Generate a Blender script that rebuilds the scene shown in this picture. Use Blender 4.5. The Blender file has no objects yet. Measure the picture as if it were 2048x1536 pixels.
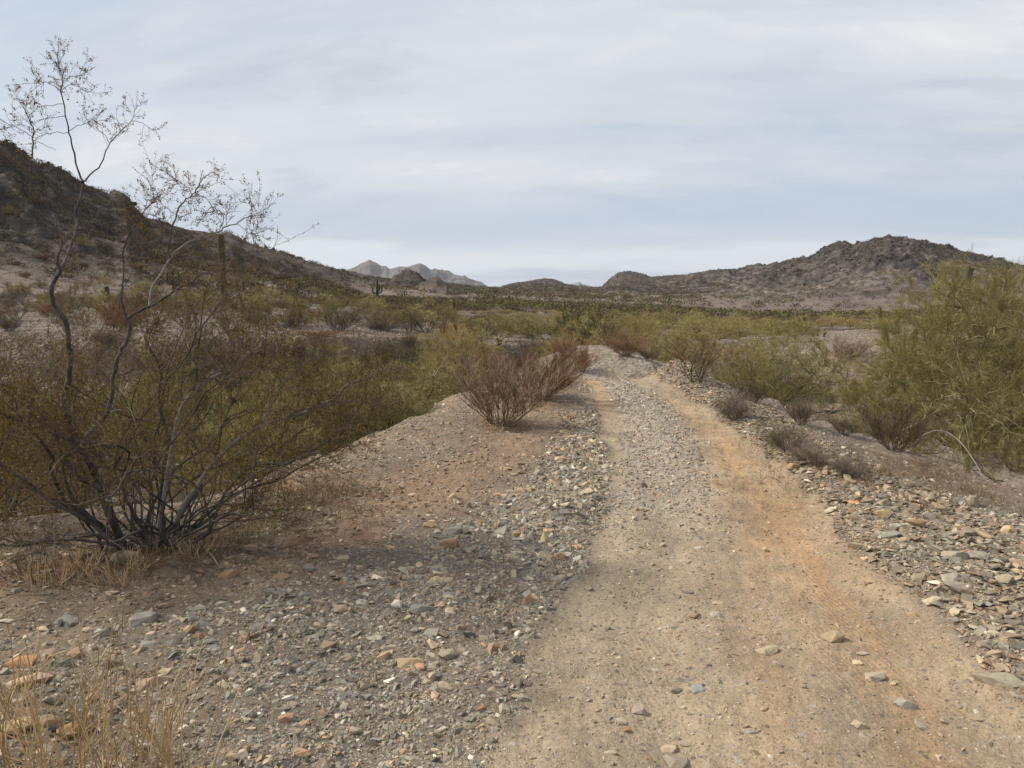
import bpy, bmesh, math, random
import numpy as np
from math import radians, sin, cos, tan, pi
S = bpy.context.scene
COL = S.collection
RG = np.random.default_rng(11)
random.seed(5)

# ------------------------------------------------------------------ camera
F = 1450.0                    # focal length in photo pixels (photo 2048 x 1536)
CAMZ = 1.6
PITCH = math.atan((768-590)/F)
cam_d = bpy.data.cameras.new('camera'); cam = bpy.data.objects.new('camera', cam_d); COL.objects.link(cam)
cam_d.sensor_width = 36; cam_d.lens = 36*F/2048; cam_d.clip_start = 0.05; cam_d.clip_end = 30000
cam.location = (0, 0, CAMZ); cam.rotation_euler = (pi/2-PITCH, 0, 0)
S.camera = cam

# ------------------------------------------------------------------ sky and sun
SUN_EL, SUN_AZ = 42.0, -78.0          # azimuth measured from +Y (view direction), negative = left
w = bpy.data.worlds.new('World'); S.world = w; w.use_nodes = True
nt = w.node_tree; nt.nodes.clear()
def N(nt, t, **kw):
    n = nt.nodes.new(t)
    for k, v in kw.items():
        if k == 'inp':
            for a, b in v.items(): n.inputs[a].default_value = b
        else: setattr(n, k, v)
    return n
out = N(nt, 'ShaderNodeOutputWorld'); bg = N(nt, 'ShaderNodeBackground', inp={1: 0.1})
sky = N(nt, 'ShaderNodeTexSky'); sky.sky_type = 'NISHITA'; sky.sun_disc = False
sky.sun_elevation = radians(SUN_EL); sky.sun_rotation = radians(SUN_AZ); sky.air_density = 1.0; sky.dust_density = 1.5
tc = N(nt, 'ShaderNodeTexCoord')
sep = N(nt, 'ShaderNodeSeparateXYZ'); nt.links.new(tc.outputs['Generated'], sep.inputs[0])
def M(nt, op, a, b=None, c=None, clamp=False):
    n = nt.nodes.new('ShaderNodeMath'); n.operation = op; n.use_clamp = clamp
    for i, v in enumerate((a, b, c)):
        if v is None: continue
        if hasattr(v, 'links') or hasattr(v, 'is_linked'): nt.links.new(v, n.inputs[i])
        else: n.inputs[i].default_value = v
    return n.outputs[0]
def mixc(nt, fac, a, b, blend='MIX'):
    n = nt.nodes.new('ShaderNodeMix'); n.data_type = 'RGBA'; n.blend_type = blend; n.clamp_factor = True
    for s, v in ((n.inputs[0], fac), (n.inputs[6], a), (n.inputs[7], b)):
        if hasattr(v, 'is_linked'): nt.links.new(v, s)
        elif isinstance(v, (int, float)): s.default_value = v
        else: s.default_value = (*v, 1)
    return n.outputs[2]
zc = M(nt, 'MAXIMUM', sep.outputs[2], 0.0)
den = M(nt, 'ADD', zc, 0.20)
px_ = M(nt, 'DIVIDE', sep.outputs[0], den); py_ = M(nt, 'DIVIDE', sep.outputs[1], den)
def cloudnoise(sx, sy, ox, oy, scale, detail, rough, dist=0.0):
    cb = N(nt, 'ShaderNodeCombineXYZ')
    nt.links.new(M(nt, 'MULTIPLY_ADD', px_, sx, ox), cb.inputs[0])
    a = M(nt, 'MULTIPLY_ADD', py_, sy, oy)
    nt.links.new(M(nt, 'MULTIPLY_ADD', px_, 0.13*sy, a), cb.inputs[1])
    n = N(nt, 'ShaderNodeTexNoise', inp={'Scale': scale, 'Detail': detail, 'Roughness': rough, 'Distortion': dist})
    nt.links.new(cb.outputs[0], n.inputs['Vector']); return n.outputs[0]
def ramp(nt, fac, stops, interp='EASE'):
    r = nt.nodes.new('ShaderNodeValToRGB'); r.color_ramp.interpolation = interp
    e = r.color_ramp.elements
    while len(e) < len(stops): e.new(0.5)
    for i, (p, c) in enumerate(stops):
        e[i].position = p; e[i].color = (*c, 1) if isinstance(c, tuple) else (c, c, c, 1)
    nt.links.new(fac, r.inputs[0]); return r.outputs[0]
n1 = cloudnoise(0.55, 0.9, 3.1, 1.7, 0.55, 7, 0.50, 0.4)       # broad sheets
n2 = cloudnoise(0.45, 2.3, 7.3, 4.2, 0.9, 8, 0.55, 0.3)       # streaks
n3 = cloudnoise(0.6, 1.4, 1.3, 9.0, 0.8, 9, 0.6, 0.35); n5 = cloudnoise(1.6, 2.6, 5.3, 2.0, 1.6, 10, 0.68, 0.5)
cover = ramp(nt, M(nt, 'ADD', M(nt, 'MULTIPLY', n1, 0.6), M(nt, 'MULTIPLY', n2, 0.4)), [(0.38, 0.30), (0.56, 1.0)])
cloudc = ramp(nt, M(nt, 'ADD', M(nt, 'MULTIPLY', n3, 0.75), M(nt, 'MULTIPLY', n5, 0.25)), [(0.36, (4.2, 4.55, 5.15)), (0.50, (5.3, 5.55, 5.9)), (0.62, (6.3, 6.4, 6.5))])
# low sky: paler band over the horizon
lowband = ramp(nt, zc, [(0.0, 1.0), (0.16, 0.0)])
skyb = mixc(nt, lowband, (3.5, 4.2, 5.35), (4.4, 4.95, 5.7))
base = mixc(nt, 0.75, sky.outputs[0], skyb)
# a bluish gap low in the sky with a bright streak of cloud under it
gapn = M(nt, 'MULTIPLY_ADD', n3, 0.10, -0.05)
zb = M(nt, 'ADD', zc, gapn)
gap = ramp(nt, zb, [(0.060, 0.0), (0.085, 1.0), (0.105, 0.9), (0.15, 0.0)])
brt = ramp(nt, zb, [(0.022, 0.0), (0.045, 1.0), (0.058, 1.0), (0.068, 0.0)])
c1 = mixc(nt, cover, base, cloudc)
c1 = mixc(nt, M(nt, 'MULTIPLY', gap, 0.55), c1, (3.9, 4.5, 5.5))
c1 = mixc(nt, M(nt, 'MULTIPLY', brt, 0.95), c1, (6.0, 6.25, 6.5))
nt.links.new(c1, bg.inputs[0]); nt.links.new(bg.outputs[0], out.inputs[0])

sl = bpy.data.lights.new('sun', 'SUN'); sl.energy = 3.3; sl.angle = radians(9); sl.color = (1.0, 0.95, 0.87)
so = bpy.data.objects.new('sun', sl); COL.objects.link(so)
so.rotation_euler = (radians(90-SUN_EL), 0, radians(180-SUN_AZ)) 
# a sun lamp shines along its -Z: point it from azimuth SUN_AZ
from mathutils import Vector
sd = Vector((sin(radians(SUN_AZ))*cos(radians(SUN_EL)), cos(radians(SUN_AZ))*cos(radians(SUN_EL)), sin(radians(SUN_EL))))
so.rotation_euler = sd.to_track_quat('Z', 'Y').to_euler()
S.view_settings.view_transform = 'Standard'; S.view_settings.look = 'None'; S.view_settings.exposure = 0.44; S.view_settings.gamma = 1
S.cycles.max_bounces = 4; S.cycles.diffuse_bounces = 2; S.cycles.glossy_bounces = 1; S.cycles.transparent_max_bounces = 4
S.cycles.use_denoising = True
try: S.cycles.denoising_prefilter = 'NONE'
except Exception: pass

# ------------------------------------------------------------------ numeric helpers
def sstep(a, b, x):
    t = np.clip((x-a)/(b-a), 0, 1); return t*t*(3-2*t)
_perm = np.random.default_rng(3).permutation(4096)
def _h(ix, iy, s): return _perm[(_perm[(ix + s*131) & 4095] + iy) & 4095]
def perlin(x, y, s=0):
    x = np.asarray(x, float); y = np.asarray(y, float)
    ix = np.floor(x).astype(np.int64); iy = np.floor(y).astype(np.int64)
    fx = x-ix; fy = y-iy
    def g(i, j):
        a = _h(ix+i, iy+j, s)*(2*pi/4096); return np.cos(a)*(fx-i)+np.sin(a)*(fy-j)
    u = fx*fx*fx*(fx*(fx*6-15)+10); v = fy*fy*fy*(fy*(fy*6-15)+10)
    return 1.5*((g(0, 0)*(1-u)+g(1, 0)*u)*(1-v)+(g(0, 1)*(1-u)+g(1, 1)*u)*v)
def fbm(x, y, o=4, s=0, gain=0.5):
    t = 0; a = 1.0; f = 1.0
    for i in range(o):
        t = t+a*perlin(x*f, y*f, s+i*7); a *= gain; f *= 2.03
    return t
def ridged(x, y, o=4, s=0, gain=0.55):
    t = 0; a = 1.0; f = 1.0
    for i in range(o):
        t = t+a*(1-2*np.abs(perlin(x*f, y*f, s+i*7))); a *= gain; f *= 2.1
    return t
def pdir(px, py):
    u = (np.asarray(px, float)-1024)/F; v = (768-np.asarray(py, float))/F
    return u, cos(PITCH)+v*sin(PITCH), -sin(PITCH)+v*cos(PITCH)
def flat(px, py, z=0.0):
    u, dy, dz = pdir(px, py); t = (CAMZ-z)/(-dz); return u*t, dy*t
def z_at(px, py, r):           # height seen at pixel (px,py) at horizontal range r
    u, dy, dz = pdir(px, py); return CAMZ+r*dz/np.sqrt(u*u+dy*dy)
def xy_at(px, r, py=600):
    u, dy, _ = pdir(px, py); l = math.hypot(u, dy); return u/l*r, dy/l*r
def project(x, y, z):
    x = np.asarray(x, float); zz = np.asarray(z, float)-CAMZ; y = np.asarray(y, float)
    f = y*cos(PITCH)-zz*sin(PITCH); up = y*sin(PITCH)+zz*cos(PITCH)
    f = np.where(f < 1e-3, 1e-3, f)
    return 1024+F*x/f, 768-F*up/f
def az_px(px, py=580):
    u, dy, _ = pdir(px, py); return np.arctan2(u, dy)
def curve_x(pts):               # boundary of the track read off as x over y on the flat
    a = np.array([flat(p[0], p[1]) for p in pts]); a = a[np.argsort(a[:, 1])]
    return lambda y: np.interp(y, a[:, 1], a[:, 0])

# track boundaries
T0 = curve_x([(960, 1700), (1010, 1536), (1050, 1300), (1130, 1180), (1185, 1080), (1205, 1000), (1215, 900), (1200, 850), (1178, 780), (1166, 745), (1150, 715), (1135, 695)])
T1 = curve_x([(2250, 1700), (2110, 1500), (1975, 1350), (1850, 1230), (1765, 1150), (1700, 1080), (1640, 1000), (1560, 930), (1500, 880), (1432, 830), (1385, 795), (1320, 762), (1262, 735), (1235, 712), (1225, 695)])
G0 = curve_x([(1150, 1536), (1200, 1250), (1215, 1080), (1225, 1000), (1240, 950), (1255, 900), (1255, 850), (1235, 800), (1215, 765), (1190, 740)])
G1 = curve_x([(1480, 1536), (1480, 1250), (1450, 1080), (1425, 1000), (1415, 950), (1400, 900), (1370, 850), (1325, 800), (1270, 765), (1225, 740)])
R1 = curve_x([(2600, 1400), (2200, 1120), (2060, 1075), (1900, 1015), (1750, 955), (1640, 900), (1540, 848), (1460, 800), (1400, 770), (1330, 745)])
# outer limit of the grey rubble left of the track
B1 = curve_x([(-100, 1536), (150, 1300), (500, 1180), (740, 1110), (900, 1040), (1010, 975), (1090, 920), (1150, 860), (1165, 800), (1160, 745)])

# skyline of the near hills: px, py, range
SKY = np.array([(-900,200,150),(-600,170,150),(-300,210,150),(-100,262,150),(0,290,155),(40,305,158),(70,326,160),(100,346,165),(118,341,166),(150,353,170),
 (180,373,175),(210,386,180),(232,396,185),(240,390,187),(262,392,189),(275,412,192),(285,431,195),(300,441,200),(340,450,207),(380,462,215),
 (430,468,230),(468,473,240),(490,486,246),(510,494,252),(540,501,262),(570,507,272),(590,515,282),(620,525,298),(650,533,315),(680,542,340),
 (700,548,370),(750,557,400),(800,562,425),(850,566,450),(900,569,480),(950,574,520),(1000,576,570),(1020,569,590),(1040,566,600),(1060,562,605),
 (1090,557,610),(1110,560,610),(1130,568,615),(1160,573,620),(1190,575,625),(1204,574,640),(1212,566,660),(1225,554,670),(1240,545,675),(1260,543,675),
 (1280,548,665),(1300,555,655),(1340,552,640),(1370,550,625),(1400,545,610),(1430,540,600),(1445,539,590),(1470,541,575),(1500,534,560),(1530,533,550),
 (1560,533,540),(1580,526,530),(1610,520,515),(1640,503,490),(1670,494,470),(1690,492,460),(1700,498,455),(1720,487,445),(1745,480,435),(1770,478,425),
 (1800,481,420),(1830,486,415),(1860,496,410),(1880,503,405),(1900,507,400),(1950,517,395),(1970,519,390),(2000,520,385),(2010,531,383),(2040,534,380),
 (2120,540,380),(2300,560,380),(2600,585,380)], float)
_saz = az_px(SKY[:, 0]); _szs = z_at(SKY[:, 0], SKY[:, 1], SKY[:, 2])
# the plain: pixel row of the ground at (column, range)
PC = [-900, 0, 350, 700, 1000, 1300, 1600, 1900, 2300, 2900]
PR = [14, 25, 40, 70, 120, 200, 350, 600, 1500, 9000]
PY = [[722, 672, 634, 606, 596, 588, 585, 585, 588, 590],
      [722, 672, 634, 606, 596, 588, 585, 585, 588, 590],
      [722, 672, 636, 610, 598, 590, 586, 585, 588, 590],
      [730, 675, 640, 617, 604, 595, 588, 585, 588, 590],
      [745, 700, 672, 640, 617, 603, 593, 588, 589, 590],
      [760, 720, 690, 655, 631, 613, 602, 594, 591, 590],
      [756, 705, 680, 655, 640, 629, 612, 600, 592, 590],
      [752, 690, 660, 641, 634, 630, 614, 602, 592, 590],
      [752, 690, 660, 641, 634, 630, 614, 602, 592, 590],
      [752, 690, 660, 641, 634, 630, 614, 602, 592, 590]]
_pz = np.array([[z_at(c, PY[i][j], PR[j]) for j in range(len(PR))] for i, c in enumerate(PC)])
_paz = az_px(np.array(PC, float)); _plr = np.log(np.array(PR, float))
def bilin(az, lr):
    i = np.clip(np.searchsorted(_paz, az)-1, 0, len(_paz)-2); u = np.clip((az-_paz[i])/(_paz[i+1]-_paz[i]), 0, 1); u = u*u*(3-2*u)
    j = np.clip(np.searchsorted(_plr, lr)-1, 0, len(_plr)-2); v = np.clip((lr-_plr[j])/(_plr[j+1]-_plr[j]), 0, 1)
    return (_pz[i, j]*(1-u)+_pz[i+1, j]*u)*(1-v)+(_pz[i, j+1]*(1-u)+_pz[i+1, j+1]*u)*v
WASH = [(-34, 1.5), (-14, 3.2), (-8, 4.2), (-3.5, 4.75), (-2.4, 5.4), (-1.75, 6.4), (-1.55, 7.2), (-1.05, 8.9), (-0.55, 11), (0.45, 14.6), (1.1, 18), (1.8, 21), (2.5, 23.4), (3.6, 23.6), (6.5, 26), (7, 31), (1.8, 33), (-1.6, 30), (-5.0, 26.5), (-8, 25), (-12, 24), (-18, 23), (-36, 20)]
GULLY = [(4.6, -6), (4.6, 2), (4.7, 6), (4.3, 9), (4.1, 12), (3.9, 15), (3.45, 18), (3.2, 22), (4.2, 26), (8.0, 30), (9.5, 27), (10.5, 23), (13.5, 19), (19, 15), (30, 10), (30, -6)]
def poly_in(poly, x, y):        # distance inside a polygon (0 outside)
    P = np.array(poly, float); Q = np.roll(P, -1, 0); d = np.full(x.shape, 1e9); ins = np.zeros(x.shape, bool)
    for (ax, ay), (bx, by) in zip(P, Q):
        ex, ey = bx-ax, by-ay; t = np.clip(((x-ax)*ex+(y-ay)*ey)/(ex*ex+ey*ey), 0, 1)
        d = np.minimum(d, np.hypot(x-ax-t*ex, y-ay-t*ey))
        c = (ay > y) != (by > y)
        with np.errstate(divide='ignore', invalid='ignore'): ins ^= c & (x < ex*(y-ay)/(ey if ey else 1e-9)+ax)
    return np.where(ins, d, 0.0)
KNOLLS = [(822, 556, 330, 10, 'a'), (872, 569, 300, 9, 'b')]
def height(x, y):
    x = np.asarray(x, float); y = np.asarray(y, float)
    r = np.hypot(x, y)+1e-6; az = np.arctan2(x, y); lr = np.log(r)
    azc = np.clip(az, _paz[0], _paz[-1])
    plain = bilin(azc, np.maximum(lr, _plr[0]))
    nearw = sstep(20, 31, r)
    B = plain*nearw
    # hills
    rs = np.interp(az, _saz, SKY[:, 2]); zs = np.interp(az, _saz, _szs)
    back = sstep(2.6, 1.5, np.abs(az))
    zs = zs*back
    left = az < az_px(660)
    toe = np.where(left, 85+np.clip((az-_saz[0]), 0, 2)*30, rs*0.50)
    toe = np.where(az > az_px(1400), 240+0*az, toe)
    blend = sstep(float(az_px(640)), float(az_px(760)), az)
    toeL = 66+0*az; toeR = np.where(az > az_px(1480), 235, rs*0.42)
    toe = toeL*(1-blend)+toeR*blend
    t = (r-toe)/(rs-toe)
    prs = bilin(azc, np.log(rs))
    shape = np.where(t < 0, 0, np.where(t < 1, 0.55*np.clip(t, 0, 1)+0.45*np.clip(t, 0, 1)**2.4, 1-0.75*sstep(0, 1.6, t-1)))
    hill = (zs-prs)*shape
    far = sstep(60, 110, r)
    hm = sstep(0.05, 0.5, t)*np.clip(1.6-(t-1)*1.2, 0, 1)
    amp = np.clip((zs-prs)/30, 0.05, 1.0)
    win = sstep(0.75, 0.97, t)*sstep(1.25, 1.0, t)      # keep the drawn skyline
    rough = ridged(x/38, y/38, 4, 2)*2.9+ridged(x/11, y/11, 4, 5)*1.5+ridged(x/4.0, y/4.0, 2, 9)*0.30
    crag = np.clip(fbm(x/45, y/45, 3, 31)+0.2+0.8*t-0.35, 0, 1.3)
    hill = hill+hm*amp*(rough-1.6)*(0.35+0.9*crag)*(1-0.72*win)
    B = B+np.where(t > 0, hill, 0)
    for kx, ky, kr, rad, _ in KNOLLS:
        cx, cy = xy_at(kx, kr); top = float(z_at(kx, ky, kr)); g0 = float(bilin(np.array([az_px(kx)]), np.array([math.log(kr)]))[0])
        d = np.hypot(x-cx, (y-cy)*0.8)/rad; kb = np.clip(1-d, 0, 1)
        B = B+(top-g0+1.5)*kb**0.8*(0.75+0.16*ridged(x/6, y/6, 3, 15))*(kb > 0)
    # plain undulation
    B = B+sstep(18, 60, r)*(0.35*fbm(x/22, y/22, 4, 41)+0.12*fbm(x/5, y/5, 3, 44))*np.clip(r/60, 0.2, 1.6)
    # washes
    jx = x+0.35*fbm(x/2.2, y/2.2, 3, 51)*sstep(3, 9, r); jy = y+0.35*fbm(x/2.2, y/2.2, 3, 52)*sstep(3, 9, r)
    d1 = poly_in(WASH, jx, jy); near1 = sstep(24, 20, y-0.15*x)
    w1 = np.where(y > 21.5, 1.9, 4.6)
    B = B-3.1*sstep(0, 1, np.clip(d1/w1, 0, 1))*(0.9+0.25*fbm(x/4, y/4, 3, 53))
    d2 = poly_in(GULLY, jx, jy)
    B = B-1.55*sstep(-0.15, 1, np.clip(d2/4.2, 0, 1)-0.15*(d2 <= 0))*(0.95+0.2*fbm(x/3, y/3, 3, 54))*(d2 > 0)
    B = B-0.10*np.clip(x-3.3, 0, 3.0)*sstep(20, 15, y)*(r > 1)
    # the ridge: dip before the last rise, low berm beside the dip
    on = sstep(28, 24, r)
    B = B-on*0.42*np.exp(-((y-16.6)/1.5)**2)*sstep(5.0, 3.2, np.abs(x-2.2))
    B = B+on*0.12*np.exp(-((y-21.5)/2.2)**2)
    B = B+on*0.30*np.exp(-((y-13.8)/1.5)**2-((x-3.2)/0.38)**2)
    # track: slightly sunken ruts with a crown of gravel
    t0, t1 = T0(y), T1(y); intr = sstep(-0.15, 0.1, x-t0)*sstep(0.1, -0.15, x-t1)*sstep(24, 20, y)*(y > 1)
    u = (x-t0)/np.maximum(t1-t0, 0.3)
    B = B-intr*0.035*(1-0.7*np.exp(-((u-0.45)/0.18)**2*sstep(4, 8, y)))
    B = B-intr*0.016*(np.exp(-((u-0.27)/0.09)**2)+np.exp(-((u-0.76)/0.10)**2))*sstep(11, 8, y)
    rub = sstep(-0.1, 0.25, x-t1)*sstep(0.9, 0.2, x-R1(y))*(y > 1)*(y < 14)
    B = B+0.07*rub
    nn = sstep(30, 12, r)
    B = B+nn*(0.035*fbm(x/0.9, y/0.9, 4, 61)+0.010*fbm(x/0.14, y/0.14, 3, 66))*(1-0.65*intr)
    B = B+intr*nn*0.006*fbm(x/0.08, y/0.05, 2, 71)
    B = np.where(r < 1.5, B*0.3, B)
    return B

# polar terrain grid
azf = np.linspace(radians(-44), radians(44), 1050)
azb = np.linspace(radians(44), radians(316), 150)[1:-1]
AZ = np.concatenate([azf, azb]); NA = len(AZ)
RR = np.concatenate([np.exp(np.arange(math.log(0.3), math.log(80), 0.0098)), np.exp(np.arange(math.log(80), math.log(700), 0.0046)), np.exp(np.arange(math.log(700), math.log(5300), 0.035))])
NR = len(RR)
gr, ga = np.meshgrid(RR, AZ, indexing='ij')
ga_ = (ga+pi) % (2*pi)-pi
GX = gr*np.sin(ga); GY = gr*np.cos(ga)
GZ = height(GX, GY)
LRR = np.log(RR)
def gz(x, y):                    # ground height read from the built sheet
    x = np.atleast_1d(np.asarray(x, float)); y = np.atleast_1d(np.asarray(y, float))
    lr = np.log(np.hypot(x, y)+1e-6); az = np.arctan2(x, y) % (2*pi); az = np.where(az > AZ[-1]+1, az-2*pi, az); az = np.where(az > 2*pi+AZ[0], az-2*pi, az)
    i = np.clip(np.searchsorted(LRR, lr)-1, 0, NR-2); u = np.clip((lr-LRR[i])/(LRR[i+1]-LRR[i]), 0, 1)
    j = np.clip(np.searchsorted(AZ, az)-1, 0, NA-2); v = np.clip((az-AZ[j])/(AZ[j+1]-AZ[j]), 0, 1)
    return (GZ[i, j]*(1-v)+GZ[i, j+1]*v)*(1-u)+(GZ[i+1, j]*(1-v)+GZ[i+1, j+1]*v)*u
def hit(px, py):                 # where the sight line through a photo pixel meets the ground
    u, dy, dz = pdir(px, py); l = math.hypot(u, dy)
    t = np.exp(np.linspace(math.log(1.2), math.log(1500), 4000)); x = u/l*t; y = dy/l*t; z = CAMZ+dz/l*t
    g = gz(x, y); k = np.argmax(g > z)
    if not (g > z).any(): k = len(t)-1
    return float(x[k]), float(y[k]), float(g[k])

# ------------------------------------------------------------------ mesh helpers
def make_mesh(name, V, T, mats, colors=None, smooth=False, matidx=None):
    me = bpy.data.meshes.new(name); V = np.ascontiguousarray(V, np.float32); T = np.ascontiguousarray(T, np.int32); k = T.shape[1]
    me.vertices.add(len(V)); me.vertices.foreach_set('co', V.ravel())
    me.loops.add(T.size); me.loops.foreach_set('vertex_index', T.ravel())
    me.polygons.add(len(T)); me.polygons.foreach_set('loop_start', np.arange(0, T.size, k, dtype=np.int32))
    if smooth: me.polygons.foreach_set('use_smooth', np.ones(len(T), bool))
    else: me.polygons.foreach_set('use_smooth', np.zeros(len(T), bool))
    for m in (mats if isinstance(mats, (list, tuple)) else [mats]): me.materials.append(m)
    if matidx is not None: me.polygons.foreach_set('material_index', np.ascontiguousarray(matidx, np.int32))
    if colors is not None:
        a = me.color_attributes.new('Col', 'FLOAT_COLOR', 'POINT')
        c = np.ones((len(V), 4), np.float32); c[:, :3] = colors; a.data.foreach_set('color', c.ravel())
    me.update(calc_edges=True); me.validate()
    return me
def link(name, me, parent=None, loc=None):
    o = bpy.data.objects.new(name, me); COL.objects.link(o)
    if parent is not None: o.parent = parent
    if loc is not None: o.location = loc
    return o
def tag(o, label=None, cat=None, group=None, kind=None):
    if label: o['label'] = label
    if cat: o['category'] = cat
    if group: o['group'] = group
    if kind: o['kind'] = kind
    return o
def nrm(v): return v/np.maximum(np.linalg.norm(v, axis=-1, keepdims=True), 1e-9)
def prisms(P0, P1, R0, R1, sides=3):
    n = len(P0); d = nrm(P1-P0); a = np.where(np.abs(d[:, 2:3]) < 0.9, np.array([[0, 0, 1.0]]), np.array([[1.0, 0, 0]]))
    u = nrm(np.cross(d, a)); v = np.cross(d, u)
    ang = np.arange(sides)*2*pi/sides
    off = u[:, None, :]*np.cos(ang)[None, :, None]+v[:, None, :]*np.sin(ang)[None, :, None]
    V = np.concatenate([P0[:, None, :]+off*np.reshape(R0, (-1, 1, 1)), P1[:, None, :]+off*np.reshape(R1, (-1, 1, 1))], 1).reshape(-1, 3)
    b = np.arange(n)[:, None]*(2*sides); i = np.arange(sides); j = (i+1) % sides
    q = np.stack([b+i, b+j, b+sides+j, b+sides+i], -1).reshape(-1, 4)
    return V, q
def tubes(PTS, RAD, sides=3):    # PTS (N,k,3) RAD (N,k): joined rings along every polyline
    n, k, _ = PTS.shape; d = np.empty_like(PTS); d[:, 1:-1] = PTS[:, 2:]-PTS[:, :-2]; d[:, 0] = PTS[:, 1]-PTS[:, 0]; d[:, -1] = PTS[:, -1]-PTS[:, -2]; d = nrm(d)
    m = nrm(PTS[:, -1]-PTS[:, 0]); a = np.where(np.abs(m[:, 2:3]) < 0.8, np.array([[0, 0, 1.0]]), np.array([[1.0, 0.1, 0]]))[:, None, :]
    u = nrm(np.cross(d, np.broadcast_to(a, d.shape))); v = np.cross(d, u); ang = np.arange(sides)*2*pi/sides
    V = PTS[:, :, None, :]+(u[:, :, None, :]*np.cos(ang)[:, None]+v[:, :, None, :]*np.sin(ang)[:, None])*RAD[:, :, None, None]
    V = V.reshape(-1, 3); b = (np.arange(n)[:, None, None]*k+np.arange(k-1)[None, :, None])*sides; i = np.arange(sides); j = (i+1) % sides
    q = np.stack([b+i, b+j, b+sides+j, b+sides+i], -1).reshape(-1, 4)
    return V, q
def join(parts):
    Vs, Fs, n = [], [], 0
    for V, Q in parts:
        Vs.append(V); Fs.append(Q+n); n += len(V)
    return np.concatenate(Vs), np.concatenate(Fs)
def grow(rg, P, D, L, R, n, wig, up=0.0, taper=0.4, kink=1.0):
    pts = [P]; d = nrm(D); N_ = len(P)
    for i in range(n):
        d = nrm(d+wig*rg.standard_normal((N_, 3))+np.array([0, 0, up]))
        P = P+d*(np.reshape(L, (-1, 1))/n)*rg.uniform(0.7, 1.3, (N_, 1)); pts.append(P)
    pts = np.stack(pts, 1); rad = np.reshape(R, (-1, 1))*np.linspace(1, taper, n+1)[None, :]
    return pts, rad
def spawn(rg, pts, rad, count, tmin, tmax, spread, out=0.0, centre=None):
    n, k, _ = pts.shape; wgt = np.linalg.norm(pts[:, -1]-pts[:, 0], axis=1); wgt = wgt/wgt.sum()
    i = rg.choice(n, count, p=wgt); t = rg.uniform(tmin, tmax, count)*(k-1); a = np.minimum(t.astype(int), k-2); f = (t-a)[:, None]
    P = pts[i, a]*(1-f)+pts[i, a+1]*f; d = nrm(pts[i, a+1]-pts[i, a]); D = nrm(d+spread*nrm(rg.standard_normal((count, 3))))
    if out and centre is not None: D = nrm(D+out*nrm(P-centre))
    return P, D, (rad[i, a]*(1-f[:, 0])+rad[i, a+1]*f[:, 0])
def leaves(rg, P, size, aspect=0.45):   # small folded rhombs
    n = len(P); a = nrm(rg.standard_normal((n, 3))); b = nrm(np.cross(a, rg.standard_normal((n, 3)))); s = (size*rg.uniform(0.6, 1.4, n))[:, None]
    V = np.stack([P, P+a*s*0.5+b*s*aspect, P+a*s, P+a*s*0.5-b*s*aspect], 1).reshape(-1, 3)
    return V, (np.arange(n)[:, None]*4+np.arange(4))
def blades(P0, P1, wd, rg):
    n = len(P0); d = P1-P0; s = nrm(np.cross(d, rg.standard_normal((n, 3))))*np.reshape(wd, (-1, 1))
    V = np.stack([P0-s, P0+s, P1], 1).reshape(-1, 3); return V, (np.arange(n)[:, None]*3+np.arange(3))

# ------------------------------------------------------------------ materials
def mat_base(name, rough=0.9, spec=0.2):
    m = bpy.data.materials.new(name); m.use_nodes = True; nt = m.node_tree; b = nt.nodes['Principled BSDF']
    b.inputs['Roughness'].default_value = rough; b.inputs['Specular IOR Level'].default_value = spec
    return m, nt, b
def plant_mat(name, cols, scale=3.0, trans=0.0, rough=0.8, objrand=0.5, spec=0.15):
    m, nt, b = mat_base(name, rough, spec)
    geo = N(nt, 'ShaderNodeNewGeometry'); no = N(nt, 'ShaderNodeTexNoise', inp={'Scale': scale, 'Detail': 3.0, 'Roughness': 0.6}); tcn = N(nt, 'ShaderNodeTexCoord')
    nt.links.new(tcn.outputs['Object'], no.inputs['Vector'])
    oi = N(nt, 'ShaderNodeObjectInfo')
    v = M(nt, 'ADD', M(nt, 'MULTIPLY', geo.outputs['Random Per Island'], 0.6), M(nt, 'MULTIPLY', no.outputs[0], 0.45))
    c = ramp(nt, v, [(0.25+0.5*i/(len(cols)-1), cc) for i, cc in enumerate(cols)], 'LINEAR')
    hs = N(nt, 'ShaderNodeHueSaturation'); nt.links.new(c, hs.inputs['Color'])
    nt.links.new(M(nt, 'MULTIPLY_ADD', oi.outputs['Random'], objrand, 1-objrand/2), hs.inputs['Value'])
    nt.links.new(M(nt, 'MULTIPLY_ADD', oi.outputs['Random'], -0.02, 0.505), hs.inputs['Hue'])
    nt.links.new(hs.outputs[0], b.inputs['Base Color'])
    if trans:
        tr = N(nt, 'ShaderNodeBsdfTranslucent'); nt.links.new(hs.outputs[0], tr.inputs[0]); mx = N(nt, 'ShaderNodeMixShader', inp={0: trans})
        nt.links.new(b.outputs[0], mx.inputs[1]); nt.links.new(tr.outputs[0], mx.inputs[2]); nt.links.new(mx.outputs[0], nt.nodes['Material Output'].inputs[0])
    return m
MT = {}
MT['bark'] = plant_mat('creosote_bark', [(0.018, 0.015, 0.013), (0.045, 0.039, 0.035), (0.22, 0.195, 0.18)], 9, rough=0.85)
MT['pale_bark'] = plant_mat('bleached_bark', [(0.10, 0.085, 0.075), (0.2, 0.18, 0.165), (0.32, 0.29, 0.27)], 9)
MT['creo_leaf'] = plant_mat('creosote_leaf', [(0.11, 0.071, 0.022), (0.215, 0.140, 0.038), (0.33, 0.215, 0.062)], 1.6, 0.25)
MT['creo_twig'] = plant_mat('creosote_twig', [(0.08, 0.058, 0.04), (0.15, 0.105, 0.07)], 3)
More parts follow.
